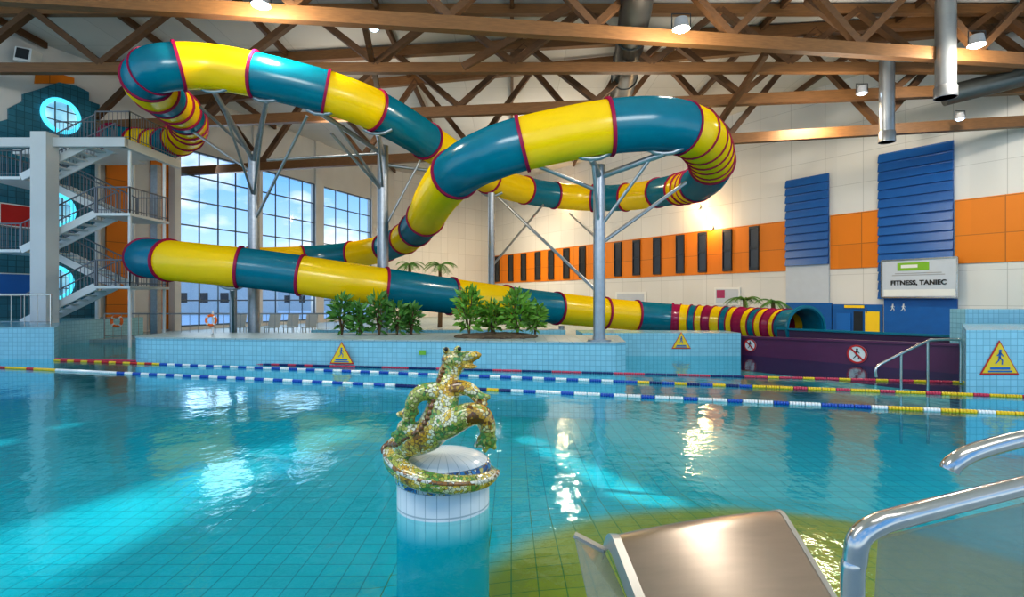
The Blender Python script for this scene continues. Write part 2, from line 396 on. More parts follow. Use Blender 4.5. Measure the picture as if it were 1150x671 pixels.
for px,py,c_,lb in ((17,243,'red','red board on the teal wall by the middle porthole'),(14,320,'signblue','blue board on the teal wall by the lowest porthole')):
    fr=LW.frame(px,py,.16); g=B(); plate(g,fr,[(-.6,-.45),(.6,-.45),(.6,.45),(-.6,.45)],0,.04); bo_=tag(obj('information_board',g,M[c_]),lb,'board')
    g=B()
    for a,b in (((-.6,-.45),(.6,-.45)),((-.6,.45),(.6,.45)),((-.6,-.45),(-.6,.45)),((.6,-.45),(.6,.45))): seg2(g,fr,a,b,.05,0,.06)
    obj('frame',g,M['white'],bo_)
ZT,ZB=6.05,3.3
wins=[559,574.5,589,605,620,637,655,674,695,716,739,765,790,818,848]
bm=B(); RW.zr(bm,556,884,ZB,ZT,.0,.06); RW.zr(bm,933,988,ZB,ZT,.0,.06); RW.zr(bm,1073,1420,ZB,ZT,.0,.06)
S('trim_5',bm,M['orange'],label='orange cladding band along the right wall',cat='wall panel')
for i,px in enumerate(wins):
    hw=2.0+.0095*(px-556)
    f=B()
    for a_,b_ in ((px-hw-.5,px-hw),(px+hw,px+hw+.5)): RW.zr(f,a_,b_,ZB+.15,ZT-.1,.06,.1)
    RW.zr(f,px-hw,px+hw,ZT-.25,ZT-.1,.06,.1); RW.zr(f,px-hw,px+hw,ZB+.15,ZB+.3,.06,.1)
    RW.zr(f,px-hw,px+hw,ZB+1.35,ZB+1.45,.06,.1)
    w=S('window_%d'%(7+i),f,M['dark'],label='narrow dark upper window, number %d along the orange band from the far corner'%(i+1),cat='window')
    g=B(); RW.zr(g,px-hw,px+hw,ZB+.25,ZT-.2,.06,.04); obj('pane',g,M['darkglass'],w)
def louvre(px0,px1,z0,z1,label):
    t=T('louvre_panel',RW.xz((px0+px1)/2,z0,.1),label,'wall panel')
    bk=B(); RW.zr(bk,px0,px1,z0,z1,.06,.06); obj('backing',bk,M['bluep'],t)
    n=int((z1-z0)/.42)
    for k in range(n):
        s=B()
        za=z0+(z1-z0)*k/n; zb=za+(z1-z0)/n*.82
        a=RW.xz(px0,za,.12);b=RW.xz(px1,za,.12);c=RW.xz(px1,zb,.12);d=RW.xz(px0,zb,.12)
        n_=RW.n; rings(s,[[a,a+n_*.13,d+n_*.05,d],[b,b+n_*.13,c+n_*.05,c]])
        obj('slat',s,M['bluep'],t)
zat=lambda px,py: RW.at(px,py).z
louvre(884,932,zat(908,298),zat(908,199),'narrower blue louvred wall panel left of the orange strip')
louvre(988,1072,zat(1030,336),zat(1030,166),'wide tall blue louvred wall panel running down behind the fitness sign')
bm=B(); RW.zr(bm,884,932,zat(908,340),zat(908,298),.02,.1); S('trim_6',bm,M['greyp'],label='pale grey wall panel under the narrower blue louvres',cat='wall panel')
bm=B(); RW.zr(bm,884,935,.12,zat(908,340),.02,.1); RW.zr(bm,994,1076,.12,zat(1030,336),.02,.1)
S('trim_7',bm,M['bluep'],label='dark blue lower wall cladding by the doorway',cat='wall panel')
d=B(); RW.zr(d,936,992,.12,zat(956,342),.02,.08); dd=S('door_1',d,M['bluep'],label='blue door surround with yellow door leaf',cat='door')
g=B(); RW.zr(g,941,957,.15,zat(950,352),.1,.05); obj('door_leaf',g,M['signblue'],dd)
g=B(); RW.zr(g,960,970,.15,zat(966,350),.1,.03); obj('door_leaf',g,M['darkglass'],dd)
g=B(); RW.zr(g,973,989,.15,zat(980,350),.1,.05); dl=obj('door_leaf',g,M['signyellow'],dd)
g=B(); RW.zr(g,974.5,975.5,1.1,1.3,.15,.05); obj('handle',g,M['steel'],dl)
g=B(); RW.zr(g,950,972,zat(960,346),zat(960,343),.12,.06); tag(obj('door_sign',g,M['signyellow']),'small yellow plate above the blue door','sign')
def text_mesh(txt,size,fr,off,mat_,name,parent,bold=.0):
    cu=bpy.data.curves.new('txt','FONT'); cu.body=txt; cu.size=size; cu.extrude=.006; cu.align_x='CENTER'; cu.align_y='CENTER'; cu.offset=bold
    to=bpy.data.objects.new('txt',cu); C.objects.link(to)
    bpy.context.view_layer.update()
    me=bpy.data.meshes.new_from_object(to.evaluated_get(bpy.context.evaluated_depsgraph_get()))
    bpy.data.objects.remove(to); 
    o,u,v,n=fr
    b=B(); b.from_mesh(me); bpy.data.meshes.remove(me)
    mx=Matrix(((u.x,v.x,n.x,0),(u.y,v.y,n.y,0),(u.z,v.z,n.z,0),(0,0,0,1)))
    b.transform(Matrix.Translation(o+n*off)@mx)
    return obj(name,b,mat_,parent)
fr=RW.frame(1035,313,.42); o,u,v,n=fr
t=T('sign_board',o-v*.85,'pale billboard with small green logo block reading FITNESS, TANIEC','sign')
Wd=(RW.xz(1076,0)-RW.xz(992,0)).length/2; Hh=.86
g=B(); plate(g,fr,[(-Wd,-Hh),(Wd,-Hh),(Wd,Hh),(-Wd,Hh)],-.08,0); bo=obj('board',g,M['greyp'],t)
g=B()
for a,b in (((-Wd,-Hh),(Wd,-Hh)),((-Wd,Hh),(Wd,Hh)),((-Wd,-Hh),(-Wd,Hh)),((Wd,-Hh),(Wd,Hh))): seg2(g,fr,a,b,.07,-.08,.03)
obj('frame',g,M['steel'],t)
g=B(); plate(g,fr,[(-Wd*.55,.36),(Wd*.30,.36),(Wd*.30,.72),(-Wd*.55,.72)],0,.012); lgb=obj('logo_block',g,M['green'],bo)
g=B(); plate(g,fr,[(-Wd*.45,.48),(-Wd*.0,.48),(-Wd*.0,.62),(-Wd*.45,.62)],.012,.018); obj('logo_mark',g,M['white'],bo)
for yy,xw in ((.235,.62),(.15,.70)):
    g=B(); plate(g,fr,[(-Wd*xw,yy-.018),(Wd*xw,yy-.018),(Wd*xw,yy+.018),(-Wd*xw,yy+.018)],0,.008); obj('text_line',g,M['grey'],bo)
text_mesh('FITNESS, TANIEC',.285,(o-v*.20,u,v,n),.015,M['black'],'lettering',bo,.010)
g=B(); plate(g,fr,[(-Wd*.94,-.80),(Wd*.94,-.80),(Wd*.94,-.50),(-Wd*.94,-.50)],0,.01); obj('lower_band',g,M['white'],bo)
def figure(bm,fr,s,t0,t1,dx=0,dy=0):
    f=lambda x,y:(x*s+dx,y*s+dy)
    plate(bm,fr,circ(.13*s,.02*s+dx,.62*s+dy,14),t0,t1)
    seg2(bm,fr,f(0,.5),f(-.05,.0),.2*s,t0,t1)
    seg2(bm,fr,f(-.05,.05),f(.22,-.25),.11*s,t0,t1); seg2(bm,fr,f(.22,-.22),f(.18,-.62),.09*s,t0,t1)
    seg2(bm,fr,f(-.05,.05),f(-.14,-.28),.11*s,t0,t1); seg2(bm,fr,f(-.13,-.25),f(-.42,-.55),.09*s,t0,t1)
    seg2(bm,fr,f(.02,.45),f(.3,.12),.08*s,t0,t1); seg2(bm,fr,f(0,.45),f(-.28,.15),.08*s,t0,t1)
for px,lb in ((1004,'white pictogram plate on blue cladding, nearer the doorway'),(1016,'white pictogram plate on blue cladding, farther from the doorway')):
    fr=RW.frame(px,346,.13)
    g=B(); figure(g,fr,.26,0,.012); tag(obj('pictogram',g,M['white']),lb,'sign')
for i,(a,b,y0,y1,c) in enumerate(((692,726,328,343,'greyp'),(803,832,323,343,'greyp'))):
    g=B(); RW.pr(g,[(a,y1),(b,y1),(b,y0),(a,y0)],.02,.06); p=tag(obj('poster',g,M['white']),['pale framed poster on the right wall far beyond the planter','pale framed notice on the right wall near the palm plants'][i],'poster')
    g=B(); RW.pr(g,[(a+2,y1-2),(b-2,y1-2),(b-2,y0+2),(a+2,y0+2)],.08,.015); pc=obj('picture',g,M[c],p)
    if i==1:
        g=B(); RW.pr(g,[(a+3,y1-8),(a+12,y1-8),(a+12,y0+3),(a+3,y0+3)],.095,.01); obj('photo_block',g,M['maroon'],pc)
walllamps=[]
for i,(px,py) in enumerate(((640,226),(786,233),(800,257))):
    w=RW
    c=w.at(px,py,.12); walllamps.append(c+w.n*.7); t=T('wall_lamp',c,['small wall lamp high on the right wall near the far corner','small wall lamp high on the cream wall above the orange band','small warm wall lamp in the upper edge of the orange band'][i],'lamp')
    g=B(); sphere(g,c,.16,1,1,.8); ho=obj('housing',g,M['grey'],t,60)
    g=B(); sphere(g,c+w.n*.1+V(0,0,.03),.14); obj('lens',g,M['lenswarm'],ho,60)
# ---------------------------------------------------------------- pools: islands and blocks
def poly_block(pts,z0,z1,name,m,label):
    b=B(); rings(b,[[V(x,y,z) for x,y in pts] for z in (z0,z1)]); return S(name,b,m,label=label,cat='pool wall')
fr_=V(2.85,13.6,0)
left_arc=[(-9.9+1.05*math.cos(a),16.35+1.0*math.sin(a)) for a in [math.radians(x) for x in (180,195,210,225,240,255,265)]]
pts=[(-10.95,17.6)]+left_arc+[(fr_.x-.3,fr_.y+.03),(fr_.x,fr_.y+.25),(3.1,16.2),(-2,17.4)]
poly_block(pts,-1.2,.68,'trim_8',M['walltile'],'long aqua tiled island wall with rounded left end')
b=B(); ins=[(x,y-.03) for x,y in pts]; rings(b,[[V(x,y,z) for x,y in ins] for z in (.681,.72)]); S('trim_9',b,M['deck'],label='coping on the long tiled island',cat='coping')
poly_block([(2.2,17.25),(7.15,17.25),(7.2,17.6),(7.2,18.6),(2.2,19.0)],-1.2,.72,'trim_10',M['walltile'],'short aqua tiled island right of the tall column')
poly_block([(-7.5,20.6),(2,20.6),(2,21.4),(-7.5,21.4)],-1.2,.62,'trim_11',M['walltile'],'aqua tiled wall behind the planted island')
poly_block([(8.64,10.5),(15,10.5),(15,13.2),(10.75,13.2)],-1.2,1.2,'trim_12',M['walltile'],'aqua tiled block at the right edge of the pool')
poly_block([(11.5,14),(20,14),(20,14.5),(11.5,14.5)],-1.2,1.53,'trim_13',M['walltile'],'higher aqua tiled wall behind the right block')
IW=Wall((-10.7,15.27),(13.55,-1.7))
# ---------------------------------------------------------------- slide trough
tr=T('slide_trough',(8.3,16.8,0),'maroon purple run-out trough at the end of the tube slide','slide trough')
A0=V(7.3,17.66,0); A1=V(10.65,13.15,0); dv=(A1-A0).normalized(); nv=V(-dv.y,dv.x,0)
if nv.y<0: nv=-nv
def slab(bm,a,b,z0,z1,th): prism(bm,[a+V(0,0,z0),b+V(0,0,z0),b+V(0,0,z1),a+V(0,0,z1)],nv*th)
g=B(); prism(g,[A0+V(0,0,-.5),A1+V(0,0,-.5),A1+V(0,0,.66),A0+V(0,0,.54)],nv*.12); fw=obj('front_wall',g,M['purple'],tr)
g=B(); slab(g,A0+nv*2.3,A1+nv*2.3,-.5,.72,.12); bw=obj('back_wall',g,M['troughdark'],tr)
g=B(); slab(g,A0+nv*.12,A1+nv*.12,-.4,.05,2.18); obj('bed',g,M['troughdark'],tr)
g=B(); bar(g,A0+V(0,0,.57)+nv*.06,A1+V(0,0,.69)+nv*.06,.24,.06); obj('rim',g,M['purple'],fw)
g=B(); bar(g,A0+V(0,0,.76)+nv*2.36,A1+V(0,0,.76)+nv*2.36,.24,.06); obj('rim',g,M['teal'],bw)
TW=Wall((A0.x,A0.y),(dv.x,dv.y))
def nowalk(px,py,r,label):
    fr=TW.frame(px,py,.02); t=T('prohibition_sign',fr[0]-V(0,0,r),label,'sign')
    g=B(); plate(g,fr,circ(r,n=36),0,.015); pl_=obj('plate',g,M['white'],t)
    g=B(); annulus(g,fr,r*.82,r,.015,.03); obj('ring',g,M['red'],pl_)
    g=B(); figure(g,fr,r*.85,.015,.024); obj('walking_figure',g,M['black'],pl_)
    g=B(); seg2(g,fr,(-r*.6,r*.6),(r*.6,-r*.6),r*.17,.024,.034); obj('slash',g,M['red'],pl_)
nowalk(843,388,.2,'round red and white no walking sign at the tube end of the trough')
nowalk(963,398,.25,'round red and white no walking sign in the middle of the trough')
def triangle_sign(fr,s,label):
    t=T('warning_sign',fr[0]-V(0,0,s*.5),label,'sign')
    tri=lambda k:[(-.6*s*k,-.5*s*k),(.6*s*k,-.5*s*k),(0,.56*s*k)]
    g=B(); plate(g,fr,tri(1),0,.012); obj('border',g,M['red'],t)
    g=B(); plate(g,fr,tri(.88),.012,.02); pl_=obj('plate',g,M['signyellow'],t)
    g=B(); figure(g,fr,s*.34,.02,.028,0,.03*s); seg2(g,fr,(-.3*s,-.3*s),(.3*s,-.3*s),.07*s,.02,.028); seg2(g,fr,(-.36*s,-.39*s),(.36*s,-.39*s),.05*s,.02,.028)
    obj('pictogram',g,M['signblue'],pl_)
triangle_sign(IW.frame(385,397,.06),.55,'yellow triangular warning sign on the long island wall')
triangle_sign((P(765,383,17.24),V(1,0,0),Z,V(0,-1,0)),.5,'yellow triangular warning sign on the short island right of the tall column')
triangle_sign((P(1122,403,10.49),V(1,0,0),Z,V(0,-1,0)),.62,'large yellow triangular warning sign on the right tiled block')
g=B(); fr=IW.frame(475,396,.05); plate(g,fr,[(-.09,-.06),(.09,-.06),(.09,.06),(-.09,.06)],0,.012)
s_=tag(obj('depth_plate',g,M['green']),'small green plate on the island wall beside the lizard head','sign')
# ---------------------------------------------------------------- the slide
ctrl=[(126,157,25.2),(150,160,25),(178,162,24.3),(203,156,22.8),(212,143,21.0),(204,126,19.2),(182,108,17.4),(165,92,16.0),(180,77,15.3),   #8
 (240,76,15.8),(330,94,16.2),(400,115,16.9),(450,140,18.2),(500,172,20.6),(552,202,24),(600,216,26.5),(650,222,27.5),(700,222,26.5),(748,215,24),   #18
 (783,207,20.5),(799,186,16.8),(786,155,14.1),(752,141,13.2),(700,141,13.0),(630,152,13.1),(560,170,13.3),(515,193,14.3),(490,222,16.6),(474,250,20),(452,270,24),(415,283,26.5),  #30
 (360,290,27),(280,294,25),(222,293,22.6),(178,291,19.9),(166,290,18.1),(203,294,17.2),   #36
 (300,304,17.6),(420,321,18.2),(540,337,20.2),(640,348,22.6),(740,357,23.6),(810,362,22.4),(865,366,20.6),(905,369,18.9)]
cp=[P(*c) for c in ctrl]
fine=catmull(cp,24)
STEP=.11
L=[0]
for a,b in zip(fine,fine[1:]): L.append(L[-1]+(b-a).length)
n=int(L[-1]/STEP); S_=[]; j=0
for i in range(n+1):
    s=i*L[-1]/n
    while j<len(L)-2 and L[j+1]<s: j+=1
    t=(s-L[j])/max(1e-9,L[j+1]-L[j]); S_.append(fine[j].lerp(fine[j+1],t))
FRM=frames(S_)
pxs=[CX+p.x/p.y*F for p in S_]
def near(k): return min(range(len(S_)),key=lambda i:(S_[i]-cp[k]).length)
def cross(i0,i1,px):
    for i in range(i0,i1):
        if (pxs[i]-px)*(pxs[i+1]-px)<=0: return i
    return i1
R=.63
bounds=[0]; cols=[]
def upto(i,c):
    if i>bounds[-1]+1: bounds.append(i); cols.append(c)
def uniform(i1,ln,cyc):
    i0=bounds[-1]; k=max(1,round((i1-i0)*STEP/ln))
    for q in range(k): upto(i0+round((i1-i0)*(q+1)/k),cyc[q%len(cyc)])
uniform(near(4),1.2,['teal','yellow','yellow']); uniform(near(7)-8,.8,['yellow','yellow','teal'])
i19=near(19)
upto(near(7)+3,'yellow'); upto(near(8)-3,'teal')
upto(cross(near(8),i19,203),'teal')
for px,c in ((288,'yellow'),(370,'teal'),(422,'yellow'),(480,'teal'),(548,'yellow'),(590,'yellow'),(625,'teal'),(668,'yellow'),(703,'teal'),(740,'yellow'),(764,'teal')):
    upto(cross(near(9),i19,px),c)
uniform(near(19),.8,['yellow']); uniform(near(20)+4,3.4,['teal'])
uniform(cross(near(20)+4,near(25),764),.55,['yellow'])
i22=near(22)
for px,c in ((685,'teal'),(586,'yellow'),(511,'teal')): upto(cross(i22-6,near(29),px),c)
upto(near(28)-8,'yellow')
uniform(near(30)+10,2.6,['teal','yellow']); uniform(near(32),2.2,['teal','yellow']); uniform(near(34)-6,1.9,['yellow','teal'])
i36=near(35)
upto(i36-2,'teal')
upto(cross(i36+4,len(S_)-1,191),'teal')
for px,c in ((270,'yellow'),(342,'teal'),(432,'yellow'),(507,'teal'),(570,'yellow'),(627,'teal'),(682,'yellow'),(716,'yellow'),(756,'teal')):
    upto(cross(i36+4,len(S_)-1,px),c)
iend=cross(near(41),len(S_)-1,886); uniform(iend,.37,['maroon','yellow','teal','yellow'])
uniform(len(S_)-1,2.2,['teal'])
sl=T('water_slide',S_[0]-V(0,0,R),'giant winding yellow and teal tube slide with crimson joint rings','water slide')
SEG=28
NS=len(S_)
def ring_at(i,r,off=0):
    t,u,w=FRM[i]; p=S_[i]+t*off
    k_=max(0,i-(NS-9))/8; r=r*(1+.16*k_*k_)
    return [p+(u*math.cos(2*math.pi*k/SEG)+w*math.sin(2*math.pi*k/SEG))*r for k in range(SEG)]
print('sections',len(cols))
for k,c in enumerate(cols):
    a,b=bounds[k],bounds[k+1]
    g=B(); m_=b-a
    rr=[ring_at(i,R) for i in range(a,b+1)]
    inner=[ring_at(i,R-.045) for i in range(b,a-1,-1)]
    rings(g,rr+inner,loop=True)
    se=obj('tube_section',g,M[c],sl,50,recalc=False)
    short=(b-a)*STEP<.7
    g=B(); rw=R+(.035 if short else .055); th=.02 if short else .04
    rings(g,[ring_at(b,R-.02,-th),ring_at(b,rw,-th),ring_at(b,rw,th),ring_at(b,R-.02,th)],loop=True)
    obj('joint_ring',g,M['teal' if k==len(cols)-1 else 'flange'],se,40,recalc=False)
    if k==0:
        g=B(); rings(g,[ring_at(0,R-.03,-.08),ring_at(0,R+.12,-.08),ring_at(0,R+.12,.08),ring_at(0,R-.03,.08)],loop=True); obj('joint_ring',g,M['flange'],se,40,recalc=False)
def slide_near(px,lo,hi):
    a,b=near(lo),near(hi); return S_[min(range(a,b),key=lambda i:abs(pxs[i]-px))]
def support(px,D,zt,zb,r,label,targets,extra=()):
    x=(px-CX)/F*D; t=T('support_column',(x,D,zb),label,'column')
    g=B(); tube(g,[(x,D,zb),(x,D,zt)],r,18); obj('post',g,M['galv'],t,50)
    g=B(); lathe(g,[(r*2,zb),(r*2,zb+.05),(r*1.1,zb+.05),(r*1.1,zb+.12)],(x,D,0),16); obj('base_plate',g,M['galv'],t,40)
    for (p,under) in targets:
        q=p-V(0,0,R+.06) if under else p
        g=B(); tube(g,[(x,D,zt-.3),q],.08,10); ar=obj('arm',g,M['galv'],t,50)
        g=B(); tube(g,[(x,D,zt-1.6),V(x,D,zt-.3).lerp(q,.8)],.045,8); obj('brace',g,M['galv'],t,50)
        if under:
            g=B(); c=q; tube(g,[c+V(-.45,0,.14),c+V(-.2,0,.02),c,c+V(.2,0,.02),c+V(.45,0,.14)],.06,8); obj('saddle',g,M['galv'],ar,50)
    for a,b,rr in extra:
        g=B(); tube(g,[a,b],rr,8); obj('strut',g,M['galv'],t,50)
support(285,19.7,7.0,.12-1.3,.2,'grey steel column by the first window holding the upper tube',[(slide_near(300,9,12),True),(slide_near(215,9,10),True)],
   [(P(285,250,19.7),P(345,130,18),.05),(P(285,175,19.7),P(225,120,17),.05),(P(205,140,19.7),P(285,195,19.7),.05)])
support(430,19.9,7.3,.12-1.3,.2,'grey steel column between the potted plants and the second window',[(slide_near(425,10,13),True),(slide_near(360,9,12),True)],
   [(P(430,185,19.9),P(500,170,20.6)-V(0,0,.8),.06),(P(430,215,19.9),P(372,150,17.5),.05),(P(300,180,19.8),P(430,172,19.9),.05),(P(430,260,19.9),P(480,165,20),.04)])
support(673,13.95,5.17,.72,.15,'tall grey steel column on the right end of the tiled island',[(slide_near(665,22,25),True),(slide_near(745,21,23),True)],
   [(P(673,275,13.95),P(770,205,14.8),.05),(P(673,215,13.95),P(600,185,13.4),.05),(P(673,330,13.95),P(560,222,17),.045),(P(673,270,13.95),P(640,240,20),.04)])
support(552,23.2,slide_near(552,13,15).z-R-.1,.12,.14,'slim grey column behind the planter under the upper tube',[(slide_near(552,13,15),True)],[(P(552,300,23.2),P(610,230,26),.05)])
for px,lb in ((630,'short grey prop under the low straight tube beyond the planter'),(735,'short grey prop under the low tube near the stripes')):
    p=slide_near(px,38,42); support(px+.5,p.y,p.z-R-.06,.12 if p.y>22.6 else -1.2,.12,lb,[])
support(262,19.2,slide_near(250,36,38).z-R-.1,.12-1.3,.12,'slim grey prop under the lower tube by the window',[(slide_near(262,36,38),True)],[])
# ---------------------------------------------------------------- stair tower
st=T('staircase',(-16.6,21.3,.93),'white switchback staircase climbing to the slide entrance','staircase')
XL0,XL1,XR0,XR1=-19.3,-17.9,-15.2,-13.9
Y0,Y1,Y2=20.1,21.25,22.4
NF=5
lv=[.93+6.65/NF*k for k in range(NF+1)]; ZTOP=lv[-1]
def railing(bm,pts,h=1.05,step=.15,mi=0):
    for a,b in zip(pts,pts[1:]):
        a,b=Vector(a),Vector(b)
        tube(bm,[a+V(0,0,h),b+V(0,0,h)],.028,6); tube(bm,[a+V(0,0,.12),b+V(0,0,.12)],.016,5)
        n=max(1,int((b-a).length/step))
        for i in range(n+1):
            p=a.lerp(b,i/n); tube(bm,[p,p+V(0,0,h)],.025 if i in (0,n) else .010,5)
for k in range(NF):
    za,zb=lv[k],lv[k+1]
    y0,y1=(Y0,Y1-.05) if k%2==0 else (Y1+.05,Y2)
    xa,xb=(XL1,XR0) if k%2==0 else (XR0,XL1)
    for y in (y0+.04,y1-.04):
        g=B(); bar(g,(xa,y,za-.02),(xb,y,zb-.02),.06,.26); obj('stringer',g,M['white'],st)
    nt_=8
    for q in range(nt_):
        x=xa+(xb-xa)*(q+.5)/nt_; z=za+(zb-za)*(q+1)/nt_
        g=B(); box(g,x-.17,x+.17,y0+.06,y1-.06,z-.05,z); obj('tread',g,M['white'],st)
    for yr in (y0+.04,y1-.04):
        g=B(); railing(g,[(xa,yr,za),(xb,yr,zb)],.95); obj('railing',g,M['railgrey'],st)
    if k<NF-1:
        x0,x1=(XR0,XR1) if k%2==0 else (XL0,XL1)
        g=B(); box(g,x0,x1,Y0,Y2,zb-.10,zb); la=obj('landing',g,M['white'],st)
        g=B(); xo=x1-.05 if k%2==0 else x0+.05; xi=x0+.05 if k%2==0 else x1-.05
        railing(g,[(xi,Y0+.05,zb),(xo,Y0+.05,zb),(xo,Y2-.05,zb),(xi,Y2-.05,zb)],.95); obj('railing',g,M['railgrey'],la)
for y in (Y0+.15,Y2-.15):
    g=B(); tube(g,[(XR1-.12,y,-1.2),(XR1-.12,y,ZTOP-.18)],.06,8); obj('corner_post',g,M['white'],st,50)
g=B(); box(g,XR0,XR1,Y0,Y2,ZTOP-.18,ZTOP); box(g,XL0,XR0,Y1+.1,Y2+.6,ZTOP-.18,ZTOP); obj('landing',g,M['white'],st)
g=B(); bar(g,(XL0,Y0-.35,ZTOP-.2),(XR1+.1,Y0-.35,ZTOP-.2),.2,.32); bar(g,(XR1,Y0-.35,ZTOP-.2),(XR1,Y2+.6,ZTOP-.2),.2,.32); obj('fascia_beam',g,M['cream_plain'],st)
g=B(); railing(g,[(XR0,Y0+.05,ZTOP),(XR1-.05,Y0+.05,ZTOP),(XR1-.05,Y2+.5,ZTOP)]); obj('railing',g,M['railgrey'],st)
g=B(); box(g,-19.2,-17.4,Y2+.65,25.7,8.0,8.15); lp=obj('launch_platform',g,M['white'],st)
for x,y in ((-19.1,25.5),(-17.5,25.5),(-17.5,23.3)):
    g=B(); tube(g,[(x,y,.93),(x,y,8.0)],.08,8); obj('platform_post',g,M['white'],lp,50)
g=B(); railing(g,[(-17.45,24.2,8.15),(-17.45,Y2+.7,8.15),(-19.1,Y2+.7,8.15)]); obj('railing',g,M['railgrey'],lp)
g=B()
box(g,-16.92,-16.36,19.38,19.94,.93,ZTOP+.1); tag(obj('tower_column',g,M['cream_plain']),'thick cream concrete column in front of the staircase','column')
g=B(); box(g,-15.0,-14.72,22.9,23.2,.12,ZTOP-.22); tag(obj('tower_column',g,M['galv']),'slim grey column at the right rear of the staircase','column')
bl=T('balustrade',(-15.6,17.4,.93),'low steel railing on the left deck in front of the stairs','railing')
g=B(); railing(g,[(-18.5,17.6,.93),(-14.7,17.6,.93)],1.0,.4); obj('rail',g,M['steel'],bl)
b2=T('balustrade',(-11,22.9,.12),'grey railing on the far deck below the tall windows','railing')
g=B(); railing(g,[(-16.9,22.9,.12),(-7.0,22.9,.12)],1.05,.35); obj('rail',g,M['galv'],b2)
CHL=['white deck chair behind the railing, nearest the stair tower','white deck chair behind the railing, second from the stair tower','white deck chair behind the railing, in the middle of the row','white deck chair behind the railing, second from the shrubs','white deck chair behind the railing, nearest the shrubs']
for k,(px,D) in enumerate(((266,24.3),(284,24.6),(305,24.2),(326,24.4),(347,24.3))):
    x=(px-CX)/F*D; z=.12
    t=T('deck_chair',(x,D,z),CHL[k],'chair','white deck chairs below the windows')
    g=B(); bar(g,(x,D-.25,z+.42),(x,D+.25,z+.42),.5,.05); obj('seat',g,M['white'],t)
    g=B(); bar(g,(x,D+.22,z+.42),(x,D+.42,z+1.0),.5,.05); obj('backrest',g,M['white'],t)
    for sx in (-.21,.21):
        for sy in (-.2,.2):
            g=B(); tube(g,[(x+sx,D+sy,z),(x+sx,D+sy,z+.41)],.02,6); obj('leg',g,M['white'],t)
def lifebuoy(c,R_,r,u,v,label):
    t=T('lifebuoy',c,label,'lifebuoy')
    g=B(); torus(g,c,R_,r,u,v,28,8); ri=obj('ring',g,M['orangepl'],t,60)
    u,v=Vector(u),Vector(v); n=u.cross(v)
    for k in range(4):
        a=math.pi/4+k*math.pi/2; d=u*math.cos(a)+v*math.sin(a); e=u*-math.sin(a)+v*math.cos(a)
        g=B(); tube(g,[Vector(c)+d*R_-e*.03,Vector(c)+d*R_+e*.03],r*1.12,10); obj('band',g,M['white'],ri,50)
lifebuoy(P(131,361,22.8),.21,.055,(1,0,0),(0,0,1),'orange lifebuoy hanging on the far deck railing near the stairs')
lifebuoy(P(1128,378.5,11)+V(0,0,-.01),.34,.055,(1,0,0),(0,1,0),'orange lifebuoy lying on the right tiled block')
for px,py,lb in ((237,360,'orange lifebuoy on a stand behind the rounded island end'),):
    c=P(px,py,17.0); lifebuoy(c,.15,.04,(1,0,0),(0,0,1),lb)
    g=B(); tube(g,[(c.x,17.1,.72),(c.x,17.1,c.z+.3)],.03,8); tube(g,[(c.x,17.1,c.z+.15),(c.x,17.06,c.z+.15)],.02,6)
    tag(obj('lifebuoy_stand',g,M['white'],smooth=50),'white post holding the orange lifebuoy behind the rounded island end','stand')
hr=T('pool_handrail',(9.2,11.7,-1.2),'stainless handrails of the steps beside the purple trough','handrail')
for off in (0,1):
    D=11.4+off*.9
    g=B(); tube(g,catmull([P(984,424,D),P(984,414,D),P(995,406,D),P(1038,385,D),P(1048,382,D),P(1074,382,D),P(1079,386,D),P(1079,430,D)],6),.028,10); ra=obj('rail',g,M['steel'],hr,60)
    for px,py in ((1012,398),(1042,384)):
        g=B(); q=P(px,py,D); tube(g,[(q.x,q.y,-1.2),q],.025,8); obj('post',g,M['steel'],ra,60)
# ---------------------------------------------------------------- lane ropes
def float_mesh(name,d,L_,r,m):
    b=B(); pts=[];rs=[]
    for q in range(5):
        x=-L_/2+L_*q/5
        for dx,rr in ((.02,.35),(.1,.92),(.5,1),(.9,.92),(.98,.35)): pts.append(d*(x+L_/5*dx)); rs.append(r*rr)
    tube(b,pts,rs,10)
    bmesh.ops.recalc_face_normals(b,faces=b.faces)
    me=bpy.data.meshes.new(name); b.to_mesh(me); b.free(); me.materials.append(m)
    me.polygons.foreach_set('use_smooth',[True]*len(me.polygons)); me.set_sharp_from_angle(angle=math.radians(50))
    return me
def lane(a,b,colf,label,n=100,r=.038):
    a=a.copy();b=b.copy(); a.z=b.z=.02; d=(b-a).normalized(); Ln=(b-a).length
    t=T('lane_rope',(a+b)/2,label,'lane rope','lane ropes across the pool')
    g=B(); tube(g,[a,b],.010,6); obj('cable',g,M['dark'],t)
    ms={}
    for i in range(n):
        p=a+d*(Ln*(i+.5)/n); px=CX+p.x/p.y*F; c=colf(px,i)
        if c not in ms: ms[c]=float_mesh('float',d,Ln/n*.96,r,M[c])
        o=bpy.data.objects.new('float',ms[c]); C.objects.link(o); o.parent=t; o.location=p-wl(t)
def c1(px,i):
    if px<60: return 'red' if i%4==0 else 'fyellow'
    if px<130: return 'fwhite'
    if px<450: return ('fblue','fwhite')[i%2]
    if px<570: return ('fnavy','fnavy','fyellow')[i%3]
    if px<930: return ('fwhite','fwhite','fblue')[i%3]
    if px<985: return 'fblue'
    return ('fyellow','fyellow','fwhite')[i%3]
def c2(px,i):
    if px<180: return ('fyellow','red')[i%2]
    if px<700: return ('fwhite','fblue')[i%2]
    if px<860: return ('fnavy','fblue','fyellow')[i%3]
    return ('fyellow','fyellow','fpink')[i%3]
def c3(px,i):
    if px<230: return 'fpink'
    if px<350: return ('fnavy','fpink')[i%2]
    if px<850: return ('fpink','fnavy')[(i//3)%2]
    return ('fpink','fpink','fyellow')[i%3]
lane(P(-60,411.2,H*F/75.7),P(1205,469.5,H*F/134),c1,'lane rope nearest the camera, blue and white with yellow right end')
